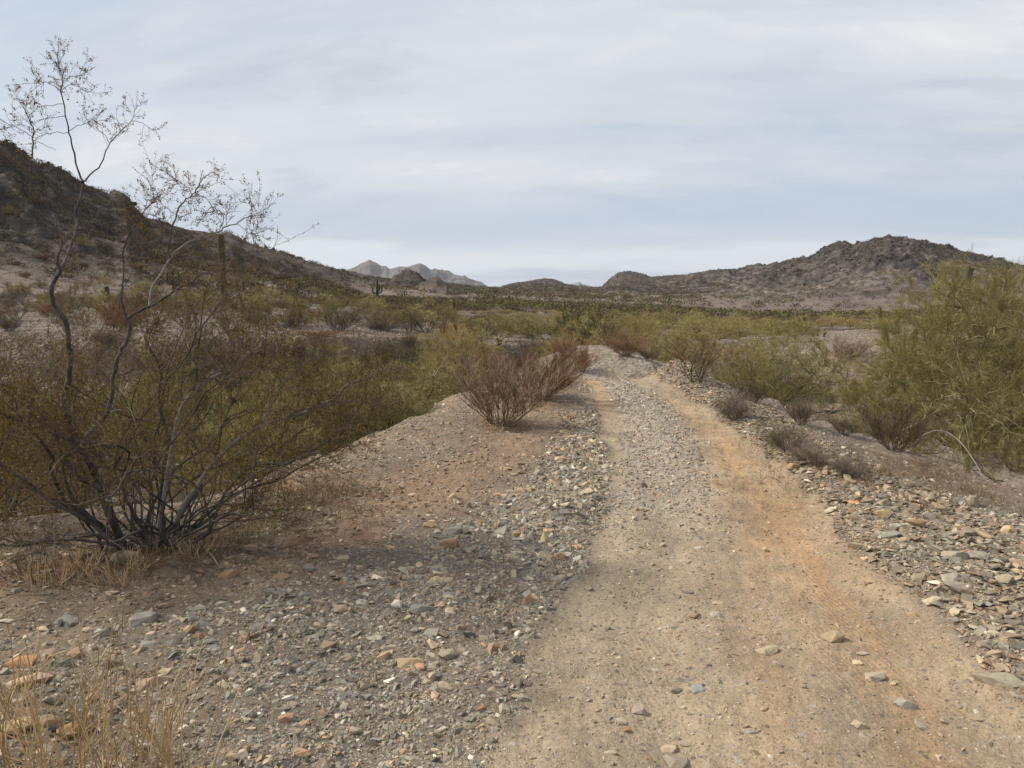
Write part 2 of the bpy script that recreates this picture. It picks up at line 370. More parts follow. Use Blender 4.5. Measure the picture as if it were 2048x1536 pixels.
MT['olive_leaf'] = plant_mat('olive_leaf', [(0.10, 0.092, 0.036), (0.18, 0.155, 0.06), (0.26, 0.21, 0.09)], 1.2, 0.25)
MT['rust_twig'] = plant_mat('rust_twig', [(0.11, 0.066, 0.034), (0.21, 0.125, 0.062), (0.31, 0.20, 0.11)], 2)
MT['grey_twig'] = plant_mat('grey_twig', [(0.085, 0.066, 0.046), (0.17, 0.135, 0.098), (0.27, 0.22, 0.165)], 3)
MT['brown_twig'] = plant_mat('brown_twig', [(0.09, 0.066, 0.042), (0.17, 0.125, 0.078), (0.26, 0.195, 0.13)], 2)
MT['pv_bark'] = plant_mat('palo_verde_bark', [(0.13, 0.118, 0.055), (0.22, 0.20, 0.095), (0.33, 0.30, 0.16)], 3)
MT['pv_dark'] = plant_mat('old_trunk_bark', [(0.03, 0.026, 0.02), (0.09, 0.08, 0.055)], 4)
MT['pv_twig'] = plant_mat('palo_verde_twig', [(0.17, 0.148, 0.048), (0.39, 0.335, 0.115), (0.60, 0.50, 0.23)], 1.1, 0.25)
MT['mes_twig'] = plant_mat('dark_green_twig', [(0.05, 0.055, 0.022), (0.085, 0.09, 0.036), (0.13, 0.13, 0.055)], 1.1, 0.1)
MT['straw'] = plant_mat('straw', [(0.42, 0.28, 0.13), (0.60, 0.43, 0.22), (0.75, 0.58, 0.33)], 6, 0.1)
MT['dull_straw'] = plant_mat('dull_straw', [(0.17, 0.11, 0.06), (0.25, 0.17, 0.095), (0.34, 0.24, 0.13)], 6, 0.1)
MT['dead'] = plant_mat('dead_wood', [(0.02, 0.018, 0.016), (0.05, 0.045, 0.04), (0.10, 0.09, 0.08)], 6)
MT['deadpale'] = plant_mat('dead_pale_wood', [(0.14, 0.12, 0.10), (0.22, 0.19, 0.165), (0.30, 0.26, 0.23)], 6)
MT['cactus'] = plant_mat('cactus_skin', [(0.045, 0.045, 0.026), (0.08, 0.077, 0.044), (0.11, 0.10, 0.06)], 2)
MT['spine'] = plant_mat('cactus_spines', [(0.30, 0.24, 0.12), (0.45, 0.38, 0.22)], 5)
MT['chollatrunk'] = plant_mat('cholla_stem', [(0.02, 0.017, 0.012), (0.05, 0.04, 0.03)], 5)

def ground_mat():
    m, nt, b = mat_base('ground', 0.95, 0.1)
    at = N(nt, 'ShaderNodeAttribute'); at.attribute_name = 'Col'
    geo = N(nt, 'ShaderNodeNewGeometry'); cd = geo.outputs['Position']
    ln = N(nt, 'ShaderNodeVectorMath', operation='LENGTH'); nt.links.new(cd, ln.inputs[0])
    r = ln.outputs['Value']
    def nz(scale, det=4, rough=0.6):
        n = N(nt, 'ShaderNodeTexNoise', inp={'Scale': scale, 'Detail': det, 'Roughness': rough}); nt.links.new(cd, n.inputs['Vector']); return n
    def vor(scale, feat='F1'):
        n = N(nt, 'ShaderNodeTexVoronoi', inp={'Scale': scale}); n.feature = feat; nt.links.new(cd, n.inputs['Vector']); return n
    fine = nz(55, 5, 0.7); mid = nz(6, 5, 0.65); big = nz(0.45, 4, 0.6); far_n = nz(0.16, 6, 0.7); speck = nz(1.6, 4, 0.75)
    nearf = M(nt, 'SUBTRACT', 1.0, M(nt, 'DIVIDE', M(nt, 'SUBTRACT', r, 6.0), 30.0, clamp=True))
    # value factor
    f1 = M(nt, 'MULTIPLY_ADD', fine.outputs[0], 1.3, 0.38)
    f2 = M(nt, 'MULTIPLY_ADD', mid.outputs[0], 0.5, 0.75)
    f3 = M(nt, 'MULTIPLY_ADD', speck.outputs[0], 1.0, 0.5)
    f4 = M(nt, 'MULTIPLY_ADD', far_n.outputs[0], 0.7, 0.65)
    val = M(nt, 'MULTIPLY', M(nt, 'MULTIPLY', f1, f2), M(nt, 'MULTIPLY', f3, f4))
    v1 = vor(75); v2 = vor(32)
    # grit: small embedded stones, their amount stored in the attribute's alpha-like channel
    grit = N(nt, 'ShaderNodeAttribute'); grit.attribute_name = 'Grit'
    sp = N(nt, 'ShaderNodeSeparateColor'); nt.links.new(v2.outputs['Color'], sp.inputs[0])
    gm2 = M(nt, 'GREATER_THAN', M(nt, 'MULTIPLY', grit.outputs['Fac'], 0.8), sp.outputs[0])
    edge = M(nt, 'LESS_THAN', v2.outputs['Distance'], M(nt, 'MULTIPLY_ADD', sp.outputs[1], 0.35, 0.12))
    gmask = M(nt, 'MULTIPLY', gm2, edge)
    sp1 = N(nt, 'ShaderNodeSeparateColor'); nt.links.new(v1.outputs['Color'], sp1.inputs[0])
    gm1 = M(nt, 'MULTIPLY', M(nt, 'GREATER_THAN', grit.outputs['Fac'], sp1.outputs[0]), M(nt, 'LESS_THAN', v1.outputs['Distance'], M(nt, 'MULTIPLY_ADD', sp1.outputs[1], 0.35, 0.15)))
    stone = ramp(nt, sp.outputs[2], [(0.0, (0.10, 0.09, 0.085)), (0.35, (0.22, 0.20, 0.18)), (0.7, (0.33, 0.28, 0.23)), (0.95, (0.42, 0.36, 0.30)), (1.0, (0.6, 0.57, 0.52))], 'LINEAR')
    stone1 = ramp(nt, sp1.outputs[2], [(0.0, (0.10, 0.085, 0.075)), (0.4, (0.24, 0.20, 0.17)), (0.85, (0.36, 0.30, 0.24)), (1.0, (0.6, 0.55, 0.5))], 'LINEAR')
    hs = N(nt, 'ShaderNodeHueSaturation'); nt.links.new(at.outputs['Color'], hs.inputs['Color']); nt.links.new(val, hs.inputs['Value'])
    c = mixc(nt, gm1, hs.outputs[0], mixc(nt, 0.35, stone1, at.outputs['Color'])); c = mixc(nt, gmask, c, mixc(nt, 0.25, stone, at.outputs['Color']))
    nt.links.new(c, b.inputs['Base Color'])
    bh = M(nt, 'ADD', M(nt, 'MULTIPLY', fine.outputs[0], 0.010), M(nt, 'MULTIPLY', mid.outputs[0], 0.03))
    bh = M(nt, 'ADD', bh, M(nt, 'MULTIPLY', gm1, 0.004)); bh = M(nt, 'ADD', bh, M(nt, 'MULTIPLY', gmask, 0.009))
    rut = N(nt, 'ShaderNodeAttribute'); rut.attribute_name = 'Rut'
    mp = N(nt, 'ShaderNodeMapping'); mp.inputs['Rotation'].default_value = (0, 0, radians(-7)); nt.links.new(cd, mp.inputs[0])
    wv = N(nt, 'ShaderNodeTexWave', inp={'Scale': 7.0, 'Distortion': 7.0, 'Detail': 4.0, 'Detail Scale': 3.0}); wv.bands_direction = 'Y'; wv.wave_profile = 'SAW'; nt.links.new(mp.outputs[0], wv.inputs[0])
    wx = N(nt, 'ShaderNodeTexWave', inp={'Scale': 12.0, 'Distortion': 2.5, 'Detail': 2.0}); wx.bands_direction = 'X'; nt.links.new(mp.outputs[0], wx.inputs[0])
    bh = M(nt, 'ADD', bh, M(nt, 'MULTIPLY', M(nt, 'MULTIPLY', rut.outputs['Fac'], M(nt, 'MULTIPLY', wv.outputs[1], wx.outputs[1])), 0.0028))
    bh = M(nt, 'MULTIPLY', bh, M(nt, 'MULTIPLY_ADD', nearf, 0.9, 0.1))
    bh = M(nt, 'ADD', bh, M(nt, 'MULTIPLY', M(nt, 'MULTIPLY', speck.outputs[0], 0.5), M(nt, 'SUBTRACT', 1.0, nearf)))
    bh = M(nt, 'ADD', bh, M(nt, 'MULTIPLY', M(nt, 'MULTIPLY', far_n.outputs[0], 3.0), M(nt, 'SUBTRACT', 1.0, nearf)))
    bp = N(nt, 'ShaderNodeBump', inp={'Strength': 1.0, 'Distance': 1.0}); nt.links.new(bh, bp.inputs['Height']); nt.links.new(bp.outputs[0], b.inputs['Normal'])
    return m
MG = ground_mat()
def stone_mat(name, attr=True, color=None):
    m, nt, b = mat_base(name, 0.85, 0.25)
    tcn = N(nt, 'ShaderNodeTexCoord'); geo = N(nt, 'ShaderNodeNewGeometry')
    no = N(nt, 'ShaderNodeTexNoise', inp={'Scale': 38.0, 'Detail': 5.0, 'Roughness': 0.7}); nt.links.new(geo.outputs['Position'], no.inputs['Vector'])
    no2 = N(nt, 'ShaderNodeTexNoise', inp={'Scale': 11.0, 'Detail': 4.0, 'Roughness': 0.6}); nt.links.new(geo.outputs['Position'], no2.inputs['Vector'])
    at = N(nt, 'ShaderNodeAttribute'); at.attribute_name = 'Col'
    if not attr: at.attribute_type = 'OBJECT'; at.attribute_name = 'stone_color'
    hs = N(nt, 'ShaderNodeHueSaturation'); nt.links.new(at.outputs['Color'], hs.inputs['Color'])
    nt.links.new(M(nt, 'MULTIPLY', M(nt, 'MULTIPLY_ADD', no.outputs[0], 1.1, 0.45), M(nt, 'MULTIPLY_ADD', no2.outputs[0], 0.7, 0.65)), hs.inputs['Value'])
    nt.links.new(mixc(nt, M(nt, 'MULTIPLY', ramp(nt, no2.outputs[0], [(0.52, 0.0), (0.68, 1.0)], 'LINEAR'), 0.45), hs.outputs[0], (0.26, 0.18, 0.12)), b.inputs['Base Color'])
    bp = N(nt, 'ShaderNodeBump', inp={'Strength': 0.6, 'Distance': 0.012}); nt.links.new(no.outputs[0], bp.inputs['Height']); nt.links.new(bp.outputs[0], b.inputs['Normal'])
    return m
MT['gravel'] = stone_mat('gravel_stone'); MT['rock'] = stone_mat('rock', attr=False)

# ------------------------------------------------------------------ ground colours (what the soil is, by place)
def lerp(a, b, t): return a+(b-a)*t[..., None]
def zone_color(x, y, z):
    r = np.hypot(x, y); az = np.arctan2(x, y)
    dirt = np.array([0.205, 0.156, 0.110]); red = np.array([0.26, 0.168, 0.102]); tan_ = np.array([0.372, 0.290, 0.192]); orange = np.array([0.415, 0.265, 0.145])
    greyg = np.array([0.25, 0.212, 0.168]); slope = np.array([0.225, 0.175, 0.14]); washc = np.array([0.25, 0.205, 0.165])
    n1 = fbm(x/1.3, y/1.3, 4, 81); n2 = fbm(x/0.35, y/0.35, 3, 84)
    c = np.broadcast_to(dirt, x.shape+(3,)).copy()
    c = lerp(c, np.broadcast_to(red, c.shape), np.clip(0.35+0.9*n1, 0, 1)*0.55)
    # reddish strip left of the grey rubble
    rs_ = np.exp(-((x-(B1(y)-0.42))/0.5)**2)*sstep(3.6, 5, y)*sstep(15, 9, y)
    c = lerp(c, np.broadcast_to(red*1.02, c.shape), np.clip(rs_*(0.5+0.8*n1+0.3*n2), 0, 1))
    gr_ = sstep(-0.25, 0.15, x-B1(y)+0.45*n1+0.25*n2)*sstep(0.2, -0.1, x-T0(y))
    c = lerp(c, np.broadcast_to(greyg*0.68, c.shape), np.clip(gr_*(0.45+0.5*n1), 0, 1))
    yy = y
    tr = sstep(-0.16, 0.20, x-T0(y)+(0.10+0.16*sstep(7, 3, y))*n1*1.6+0.10*n2)*sstep(0.10, -0.12, x-T1(y)+0.12*n1)*(y > 0.5)*sstep(25, 22, y)
    c = lerp(c, np.broadcast_to(tan_, c.shape), np.clip(tr, 0, 1))
    u = (x-T0(y))/np.maximum(T1(y)-T0(y), 0.2)
    orr = np.exp(-((u-0.76)/0.23)**2)*sstep(2.2, 4.5, y)+0.8*np.exp(-((u-0.72)/0.28)**2)*sstep(4.8, 2.4, y)
    orr = orr*(0.55+0.38*np.exp(-((y-6.4)/2.4)**2)+0.3*n1+0.55*fbm(u*7, y*0.7, 4, 191)+0.25*n2)*sstep(13, 9, y)
    orl = 0.75*np.exp(-((x-T0(y)-0.12)/0.22)**2)*sstep(9, 11, y)*sstep(15, 13, y)
    c = lerp(c, np.broadcast_to(orange, c.shape), np.clip(tr*np.maximum(orr, orl), 0, 1))
    pk = np.clip(0.5+1.1*fbm(u*5, y*0.5, 4, 195)+0.4*n2, 0, 1); c = lerp(c, c*np.array([0.84, 0.84, 0.86]), pk*tr)
    gm = sstep(-0.1, 0.12, x-G0(y)+0.12*n2)*sstep(0.1, -0.12, x-G1(y)+0.12*n2)*sstep(4.2, 7.0, y)
    c = lerp(c, np.broadcast_to(greyg*1.45, c.shape), np.clip(gm*0.85, 0, 1)*tr)
    # the dip is orange, the last rise grey gravel
    dip = np.exp(-((y-15.6)/1.0)**2)*sstep(2.5, 1.2, np.abs(x-2.6))
    c = lerp(c, np.broadcast_to(np.array([0.36, 0.19, 0.105]), c.shape), np.clip(dip*1.1, 0, 1))
    rise = sstep(16.4, 18, y)*sstep(25, 23, y)*sstep(2.6, 1.8, np.abs(x-2.3))
    c = lerp(c, np.broadcast_to(greyg*1.1, c.shape), np.clip(rise*(0.7+0.5*n1), 0, 1))
    rub = sstep(-0.05, 0.2, x-T1(y))*sstep(0.5, 0.0, x-R1(y))*(y > 0.5)*(y < 15)
    c = lerp(c, np.broadcast_to(greyg*0.85, c.shape), np.clip(rub, 0, 1)*0.8)
    sl_ = sstep(0.1, 0.6, x-R1(y))*(y > -5)*(y < 16)
    sc = slope*(1+0.0*y)[..., None]; sred = np.exp(-((x-R1(y)-0.6)/0.8)**2)*sstep(5.5, 3.0, y)
    c = lerp(c, sc, np.clip(sl_, 0, 1)); c = lerp(c, np.broadcast_to(red*1.05, c.shape), np.clip(sred, 0, 1)*sl_)
    w1 = sstep(0.2, 2.5, poly_in(WASH, x, y)); c = lerp(c, np.broadcast_to(washc, c.shape), w1)
    # the far plain and the hills
    fp = sstep(22, 30, r)
    pl = np.array([0.20, 0.155, 0.122]); hillc = np.array([0.175, 0.138, 0.122]); scree = np.array([0.27, 0.225, 0.20]); dark = np.array([0.060, 0.052, 0.050])
    m1 = fbm(x/30, y/30, 4, 91); m2 = fbm(x/7, y/7, 4, 95)
    pc = lerp(np.broadcast_to(pl, c.shape), np.broadcast_to(np.array([0.26, 0.20, 0.158]), c.shape), np.clip(0.25+m1, 0, 1))
    c = lerp(c, pc, fp)
    return c, dict(tr=tr, gr=gr_, gm=gm*tr, rub=rub, slope=sl_, rise=rise, w1=w1, fp=fp, m1=m1, m2=m2, dip=dip)
ZC, ZM = zone_color(GX, GY, GZ)
# hills: colour follows steepness and an outcrop pattern of the rock itself
rs_ = np.interp(ga_, _saz, SKY[:, 2]); rise_t = (GZ-bilin(np.clip(ga_, _paz[0], _paz[-1]), np.log(np.maximum(gr, 14))))
dzr = np.gradient(GZ, axis=0)/np.maximum(np.gradient(gr, axis=0), 1e-6)
dza = np.gradient(GZ, axis=1)/np.maximum(gr*np.abs(np.gradient(ga, axis=1)), 1e-6)
steep = np.hypot(dzr, dza)
hillm = sstep(1.2, 6, rise_t)*(gr > 72)
oc = fbm(GX/30, GY/30, 5, 101, 0.6)+0.4*ridged(GX/9, GY/9, 3, 107)-0.40+0.35*sstep(8, 30, rise_t)+0.25*sstep(float(az_px(1550)), float(az_px(1700)), ga_)*sstep(12, 24, rise_t)
rock = np.clip(sstep(0.55, 1.0, steep)*0.65+sstep(0.05, 0.4, oc)*sstep(5, 22, rise_t)*0.95, 0, 1)*hillm
right_ = sstep(float(az_px(1250)), float(az_px(1500)), ga_)
base_h = lerp(np.broadcast_to(np.array([0.112, 0.087, 0.070]), ZC.shape), np.broadcast_to(np.array([0.130, 0.102, 0.083]), ZC.shape), right_)
tex = np.clip(0.5+fbm(GX/6, GY/6, 4, 111), 0, 1)
scree = right_*sstep(30, 8, rise_t)*np.clip(0.55+fbm(GX/40, GY/40, 3, 161), 0, 1)
base_h = lerp(base_h, np.broadcast_to(np.array([0.205, 0.168, 0.138]), ZC.shape), scree)
base_h = base_h*(0.6+0.7*tex[..., None])
ZC = lerp(ZC, base_h, hillm)
ZC = lerp(ZC, np.broadcast_to(np.array([0.050, 0.043, 0.039]), ZC.shape)*(0.6+0.9*tex[..., None]), rock*0.9)
GR = np.clip(0.30+0.6*ZM['gr']*(1-ZM['tr'])-0.08*ZM['tr']+0.5*ZM['gm']+0.5*ZM['rub']+0.5*ZM['rise'], 0, 1)
GR = np.where(gr > 26, 0.35, GR)
uu_ = (GX-T0(GY))/np.maximum(T1(GY)-T0(GY), 0.2)
RT = ZM['tr']*(np.exp(-((uu_-0.27+0.03*np.sin(GY*1.1))/0.085)**4)+np.exp(-((uu_-0.74+0.03*np.sin(GY*1.3))/0.12)**4))*sstep(9, 5, gr)*np.clip(0.35+1.6*fbm(GX/0.7, GY/1.2, 2, 171), 0, 1)

idx = np.arange(NR*NA).reshape(NR, NA); a = idx[:-1, :]; b_ = idx[1:, :]
nxt = lambda q: np.roll(q, -1, 1)
Q = np.stack([a, b_, nxt(b_), nxt(a)], -1)            # rings close on themselves
Vt = np.stack([GX, GY, GZ], -1).reshape(-1, 3); Ct = ZC.reshape(-1, 3); Gt = GR.reshape(-1); Rt = RT.reshape(-1)
trf = (ZM['tr'][:-1, :] > 0.5) & (gr[:-1, :] < 26)
cr = gr[:-1, :]; ca = ga_[:-1, :]; hf = (hillm[:-1, :] > 0.12) & (cr > 73)
lh = hf & (ca < az_px(1030)); rh = hf & (ca >= az_px(1195)); ch = hf & ~lh & ~rh
def sub(name, mask, label, extra=None):
    q = Q[mask].reshape(-1, 4); used = np.unique(q); mp = np.full(NR*NA, -1); mp[used] = np.arange(len(used))
    me = make_mesh(name, Vt[used], mp[q], MG, Ct[used], smooth=True)
    at = me.attributes.new('Grit', 'FLOAT', 'POINT'); at.data.foreach_set('value', Gt[used].astype(np.float32))
    ar = me.attributes.new('Rut', 'FLOAT', 'POINT'); ar.data.foreach_set('value', Rt[used].astype(np.float32))
    o = link(name, me); tag(o, label, None, None, 'structure'); return o
sub('ground', ~(trf | lh | rh | ch), 'stony brown desert ground with two dry washes and a scrub plain')
sub('dirt_track', trf, 'tan and orange dirt track with a grey gravel crown between its ruts')
sub('hill_left', lh, 'dark rocky hill falling from the left edge to the valley')
sub('hill_right', rh, 'brown rocky hill with a rounded main summit and pale scree')
sub('hill_middle', ch, 'low dark knob at the head of the valley')
# cap under the camera
capn = NA; Vc = np.concatenate([[[0, 0, float(GZ[0].mean())]], Vt[:NA]]); Tc = np.stack([np.zeros(NA, int), 1+np.arange(NA), 1+(np.arange(NA)+1) % NA], -1)
# distant ranges
def range_mesh(name, pts, r0, r1, rb, col, seed, label, namp):
    P = np.array(pts, float); a0, a1 = az_px(P[0, 0]), az_px(P[-1, 0]); az = np.linspace(a0, a1, 420); rr = np.linspace(r0, r1, 150)
    g, A = np.meshgrid(rr, az, indexing='ij'); X = g*np.sin(A); Y = g*np.cos(A)
    pa = az_px(P[:, 0]); zt = np.interp(A, pa, z_at(P[:, 0], P[:, 1], rb)); t = (g-r0)/(rb-r0)
    sh = np.where(t < 1, np.clip(t, 0, 1)**1.25, np.clip(1-(t-1)*0.8, 0, 1))
    Z = -30+(zt+30)*sh; k = (rb-r0)
    nz = ridged(X/(k*0.28), Y/(k*0.28), 5, seed, 0.5)-0.8
    e = sstep(0, 0.3, t)*(1-0.8*sstep(0.85, 0.98, t)*sstep(1.1, 1.0, t))
    Z = Z+nz*namp*e*np.clip((zt)/80, 0.1, 1)
    n, m_ = g.shape; ii = np.arange(n*m_).reshape(n, m_); q = np.stack([ii[:-1, :-1], ii[1:, :-1], ii[1:, 1:], ii[:-1, 1:]], -1).reshape(-1, 4)
    tx = np.clip(0.5+0.7*ridged(X/(k*0.05), Y/(k*0.05), 3, seed+3), 0, 1)
    C_ = np.array(col)*(0.55+0.75*tx[..., None])
    me = make_mesh(name, np.stack([X, Y, Z], -1).reshape(-1, 3), q, MG, C_.reshape(-1, 3), smooth=True)
    at = me.attributes.new('Grit', 'FLOAT', 'POINT'); at.data.foreach_set('value', np.zeros(n*m_, np.float32))
    tag(link(name, me), label, None, None, 'structure')
range_mesh('mountain_range', [(660, 585), (690, 543), (700, 538), (715, 533), (727, 526), (740, 520), (755, 528), (762, 533), (773, 532), (780, 538), (800, 533), (820, 532), (832, 529), (840, 527), (850, 530), (862, 539), (870, 536), (880, 540), (900, 546), (920, 552), (945, 559), (960, 563), (970, 569), (990, 585)], 2300, 3800, 3000, (0.125, 0.108, 0.088), 121, 'pale grey jagged mountain range far down the valley', 26)
range_mesh('mountain_peak', [(1110, 580), (1130, 570), (1145, 567), (1152, 565), (1158, 563), (1164, 567), (1180, 571), (1200, 580)], 3300, 4700, 4000, (0.17, 0.165, 0.16), 131, 'tiny pale peak showing between the hills', 14)

exec_stage = 2
# ------------------------------------------------------------------ stones
def hull(rg, n, flat_=(1, 0.8, 0.6)):
    p = nrm(rg.standard_normal((n, 3)))*rg.uniform(0.75, 1.0, (n, 1)); p = np.sign(p)*np.abs(p)**0.75; p *= np.array(flat_)
    bm = bmesh.new(); [bm.verts.new(v) for v in p]; bmesh.ops.convex_hull(bm, input=bm.verts[:]); 
    loose = [v for v in bm.verts if not v.link_faces]; bmesh.ops.delete(bm, geom=loose, context='VERTS')
    bmesh.ops.triangulate(bm, faces=bm.faces[:]); bm.verts.index_update()
    V = np.array([v.co[:] for v in bm.verts]); T = np.array([[v.index for v in f.verts] for f in bm.faces]); bm.free()
    V -= V.mean(0); V /= np.abs(V[:, :2]).max(); return V, T
rgs = np.random.default_rng(21)
TPL = [hull(rgs, int(rgs.integers(8, 12)), (1, rgs.uniform(0.6, 0.95), rgs.uniform(0.45, 0.8))) for _ in range(24)]
SLB = [hull(rgs, int(rgs.integers(8, 12)), (1, rgs.uniform(0.5, 0.8), rgs.uniform(0.22, 0.4))) for _ in range(16)]
PAL = np.array([(0.245, 0.235, 0.225), (0.30, 0.285, 0.265), (0.195, 0.19, 0.19), (0.27, 0.235, 0.195), (0.33, 0.27, 0.21), (0.30, 0.215, 0.165), (0.36, 0.30, 0.24), (0.22, 0.17, 0.135), (0.185, 0.19, 0.195), (0.40, 0.36, 0.31), (0.62, 0.59, 0.55), (0.36, 0.21, 0.13)])
PAL = PAL*np.array([1.06, 1.0, 0.90]); PAL = PAL*np.array([1.26, 1.24, 1.13])
PW = np.array([18, 16, 12, 15, 6, 3.5, 6, 10, 6, 5, 1.8, 1.0]); PW = PW/PW.sum()
def zone_stone(x, y):
    t0, t1 = T0(y), T1(y); n1 = fbm(x/1.3, y/1.3, 3, 81); n3 = fbm(x/0.5, y/0.5, 3, 141)
    tr = (x-t0+0.1*n1 > 0) & (x-t1+0.1*n1 < 0) & (y < 24)
    gm = (x > G0(y)-0.05+0.2*n3) & (x < G1(y)+0.05+0.2*n3)
    rub = (x > t1-0.05) & (x < R1(y)+0.25*n1+0.1) & (y < 15)
    lg = (x > B1(y)+0.4*n1) & (x < t0+0.1)
    d = np.where(y > 16, 0.45, 0.42+0.3*n3)                 # brown stony ground
    d = np.where(lg, 0.95+0.45*n3+0.5*n1, d)
    ber = (x > t0-0.55-0.15*n1) & (x < t0+0.12) & (y > 4.2) & (y < 10)
    d = np.where(ber, 1.6, d); d = np.where(rub, 1.6, d)
    d = np.where((x > R1(y)+0.3) & ~tr, 0.14+0.1*n3, d)
    dt = 0.15+0.22*np.clip(n3, 0, 1)+np.where(gm, 1.45*sstep(4.2, 7.0, y)+0.12, 0)
    edge = np.exp(-np.minimum(np.abs(x-t0), np.abs(x-t1))/0.10)*0.45
    d = np.where(tr, dt+edge, d)
    d = np.where(poly_in(WASH, x, y) > 0.8, np.where(y > 21, 0.8, 0.25), d)
    d = np.where((y > 16.2) & (y < 25) & (np.abs(x-2.3) < 1.4), 0.9, d)
    return np.clip(d, 0, 1.6), tr, rub, lg, gm
def scatter(M_, c, rmin, rmax, seed):
    rg = np.random.default_rng(seed); r = np.exp(rg.uniform(math.log(rmin), math.log(rmax), M_)); az = rg.uniform(radians(-43), radians(43), M_)
    x = r*np.sin(az); y = r*np.cos(az); d, tr, rub, lg, gm = zone_stone(x, y)
    keep = rg.uniform(0, 1.6, M_) < d; x, y, r, tr, rub, lg, gm = [q[keep] for q in (x, y, r, tr, rub, lg, gm)]; n = len(x)
    s = c*r*rg.uniform(0.02, 1, n)**(-1/np.where(tr, 2.6, 2.05)); cap = np.where(tr, np.where(gm & (y > 4.5), 0.036, 0.019)+0.014*(rg.random(n) < 0.06), np.where(rub, 0.050, np.where(lg, 0.050, 0.032)))
    s = np.where(s > cap, cap*rg.uniform(0.35, 1, n)**1.2, s); s = np.maximum(s, c*r*0.8)
    return x, y, s, tr, rub, lg, gm, rg
def build_stones(x, y, s, tr, rub, lg, gm, rg):
    n = len(x); z = gz(x, y); ci = rg.choice(len(PAL), n, p=PW); c = PAL[ci]*rg.uniform(0.55, 1.3, (n, 1))
    dusty = np.where(tr & ~gm, 0.45, np.where(tr, 0.12, 0.05))+0.1*rg.random(n); zc_, _ = zone_color(x, y, z); c = c*(1-dusty[:, None])+zc_*dusty[:, None]*1.05
    c = np.where(rub[:, None], c*np.array([0.95, 0.91, 0.86]), c)
    redz = np.clip(1-np.abs(x-(B1(y)-0.5))/0.7, 0, 1)*(y > 3.5)*(y < 14)*0.45; c = c*(1-redz[:, None])+np.array([0.32, 0.185, 0.11])*redz[:, None]
    slab = rub | (rg.random(n) < 0.3); tp = np.where(slab, 24+rg.integers(0, 16, n), rg.integers(0, 24, n))
    yaw = rg.uniform(0, 2*pi, n); tilt = rg.normal(0, 1, (n, 2))*np.where(rub, 0.28, 0.35)[:, None]
    Vs, Ts, Cs, off = [], [], [], 0
    ALL = TPL+SLB
    for k, (tv, tt) in enumerate(ALL):
        m = np.where(tp == k)[0]
        if not len(m): continue
        v = tv[None]*(s[m, None, None]*rg.uniform(0.8, 1.2, (len(m), 1, 3)))
        cz, sz_ = np.cos(yaw[m])[:, None], np.sin(yaw[m])[:, None]
        tx, ty = tilt[m, 0][:, None], tilt[m, 1][:, None]
        X = v[..., 0]; Y = v[..., 1]; Z = v[..., 2]
        X, Z = X*np.cos(tx)+Z*np.sin(tx), -X*np.sin(tx)+Z*np.cos(tx); Y, Z = Y*np.cos(ty)-Z*np.sin(ty), Y*np.sin(ty)+Z*np.cos(ty)
        X, Y = X*cz-Y*sz_, X*sz_+Y*cz
        sink = np.where(rub[m], rg.uniform(0.0, 0.5, len(m)), rg.uniform(-0.55, 0.15, len(m)))*s[m]*0.6
        sink = np.where(tr[m], -0.2*s[m], sink)
        Vk = np.stack([X+x[m][:, None], Y+y[m][:, None], Z+(z[m]+sink)[:, None]], -1)
        nv = tv.shape[0]; Vs.append(Vk.reshape(-1, 3)); Ts.append((tt[None]+(np.arange(len(m))*nv)[:, None, None]).reshape(-1, 3)+off); off += len(m)*nv
        cc = np.repeat(c[m], nv, 0)*rg.uniform(0.88, 1.12, (len(m)*nv, 1)); Cs.append(cc)
    return np.concatenate(Vs), np.concatenate(Ts), np.concatenate(Cs)
a_ = scatter(430000, 0.0019, 1.6, 75, 31)
V, T, C_ = build_stones(*a_)
g = link('gravel', make_mesh('gravel', V, T, MT['gravel'], C_)); tag(g, 'loose grey and brown gravel strewn over track, banks and rubble strips', None, None, 'stuff')

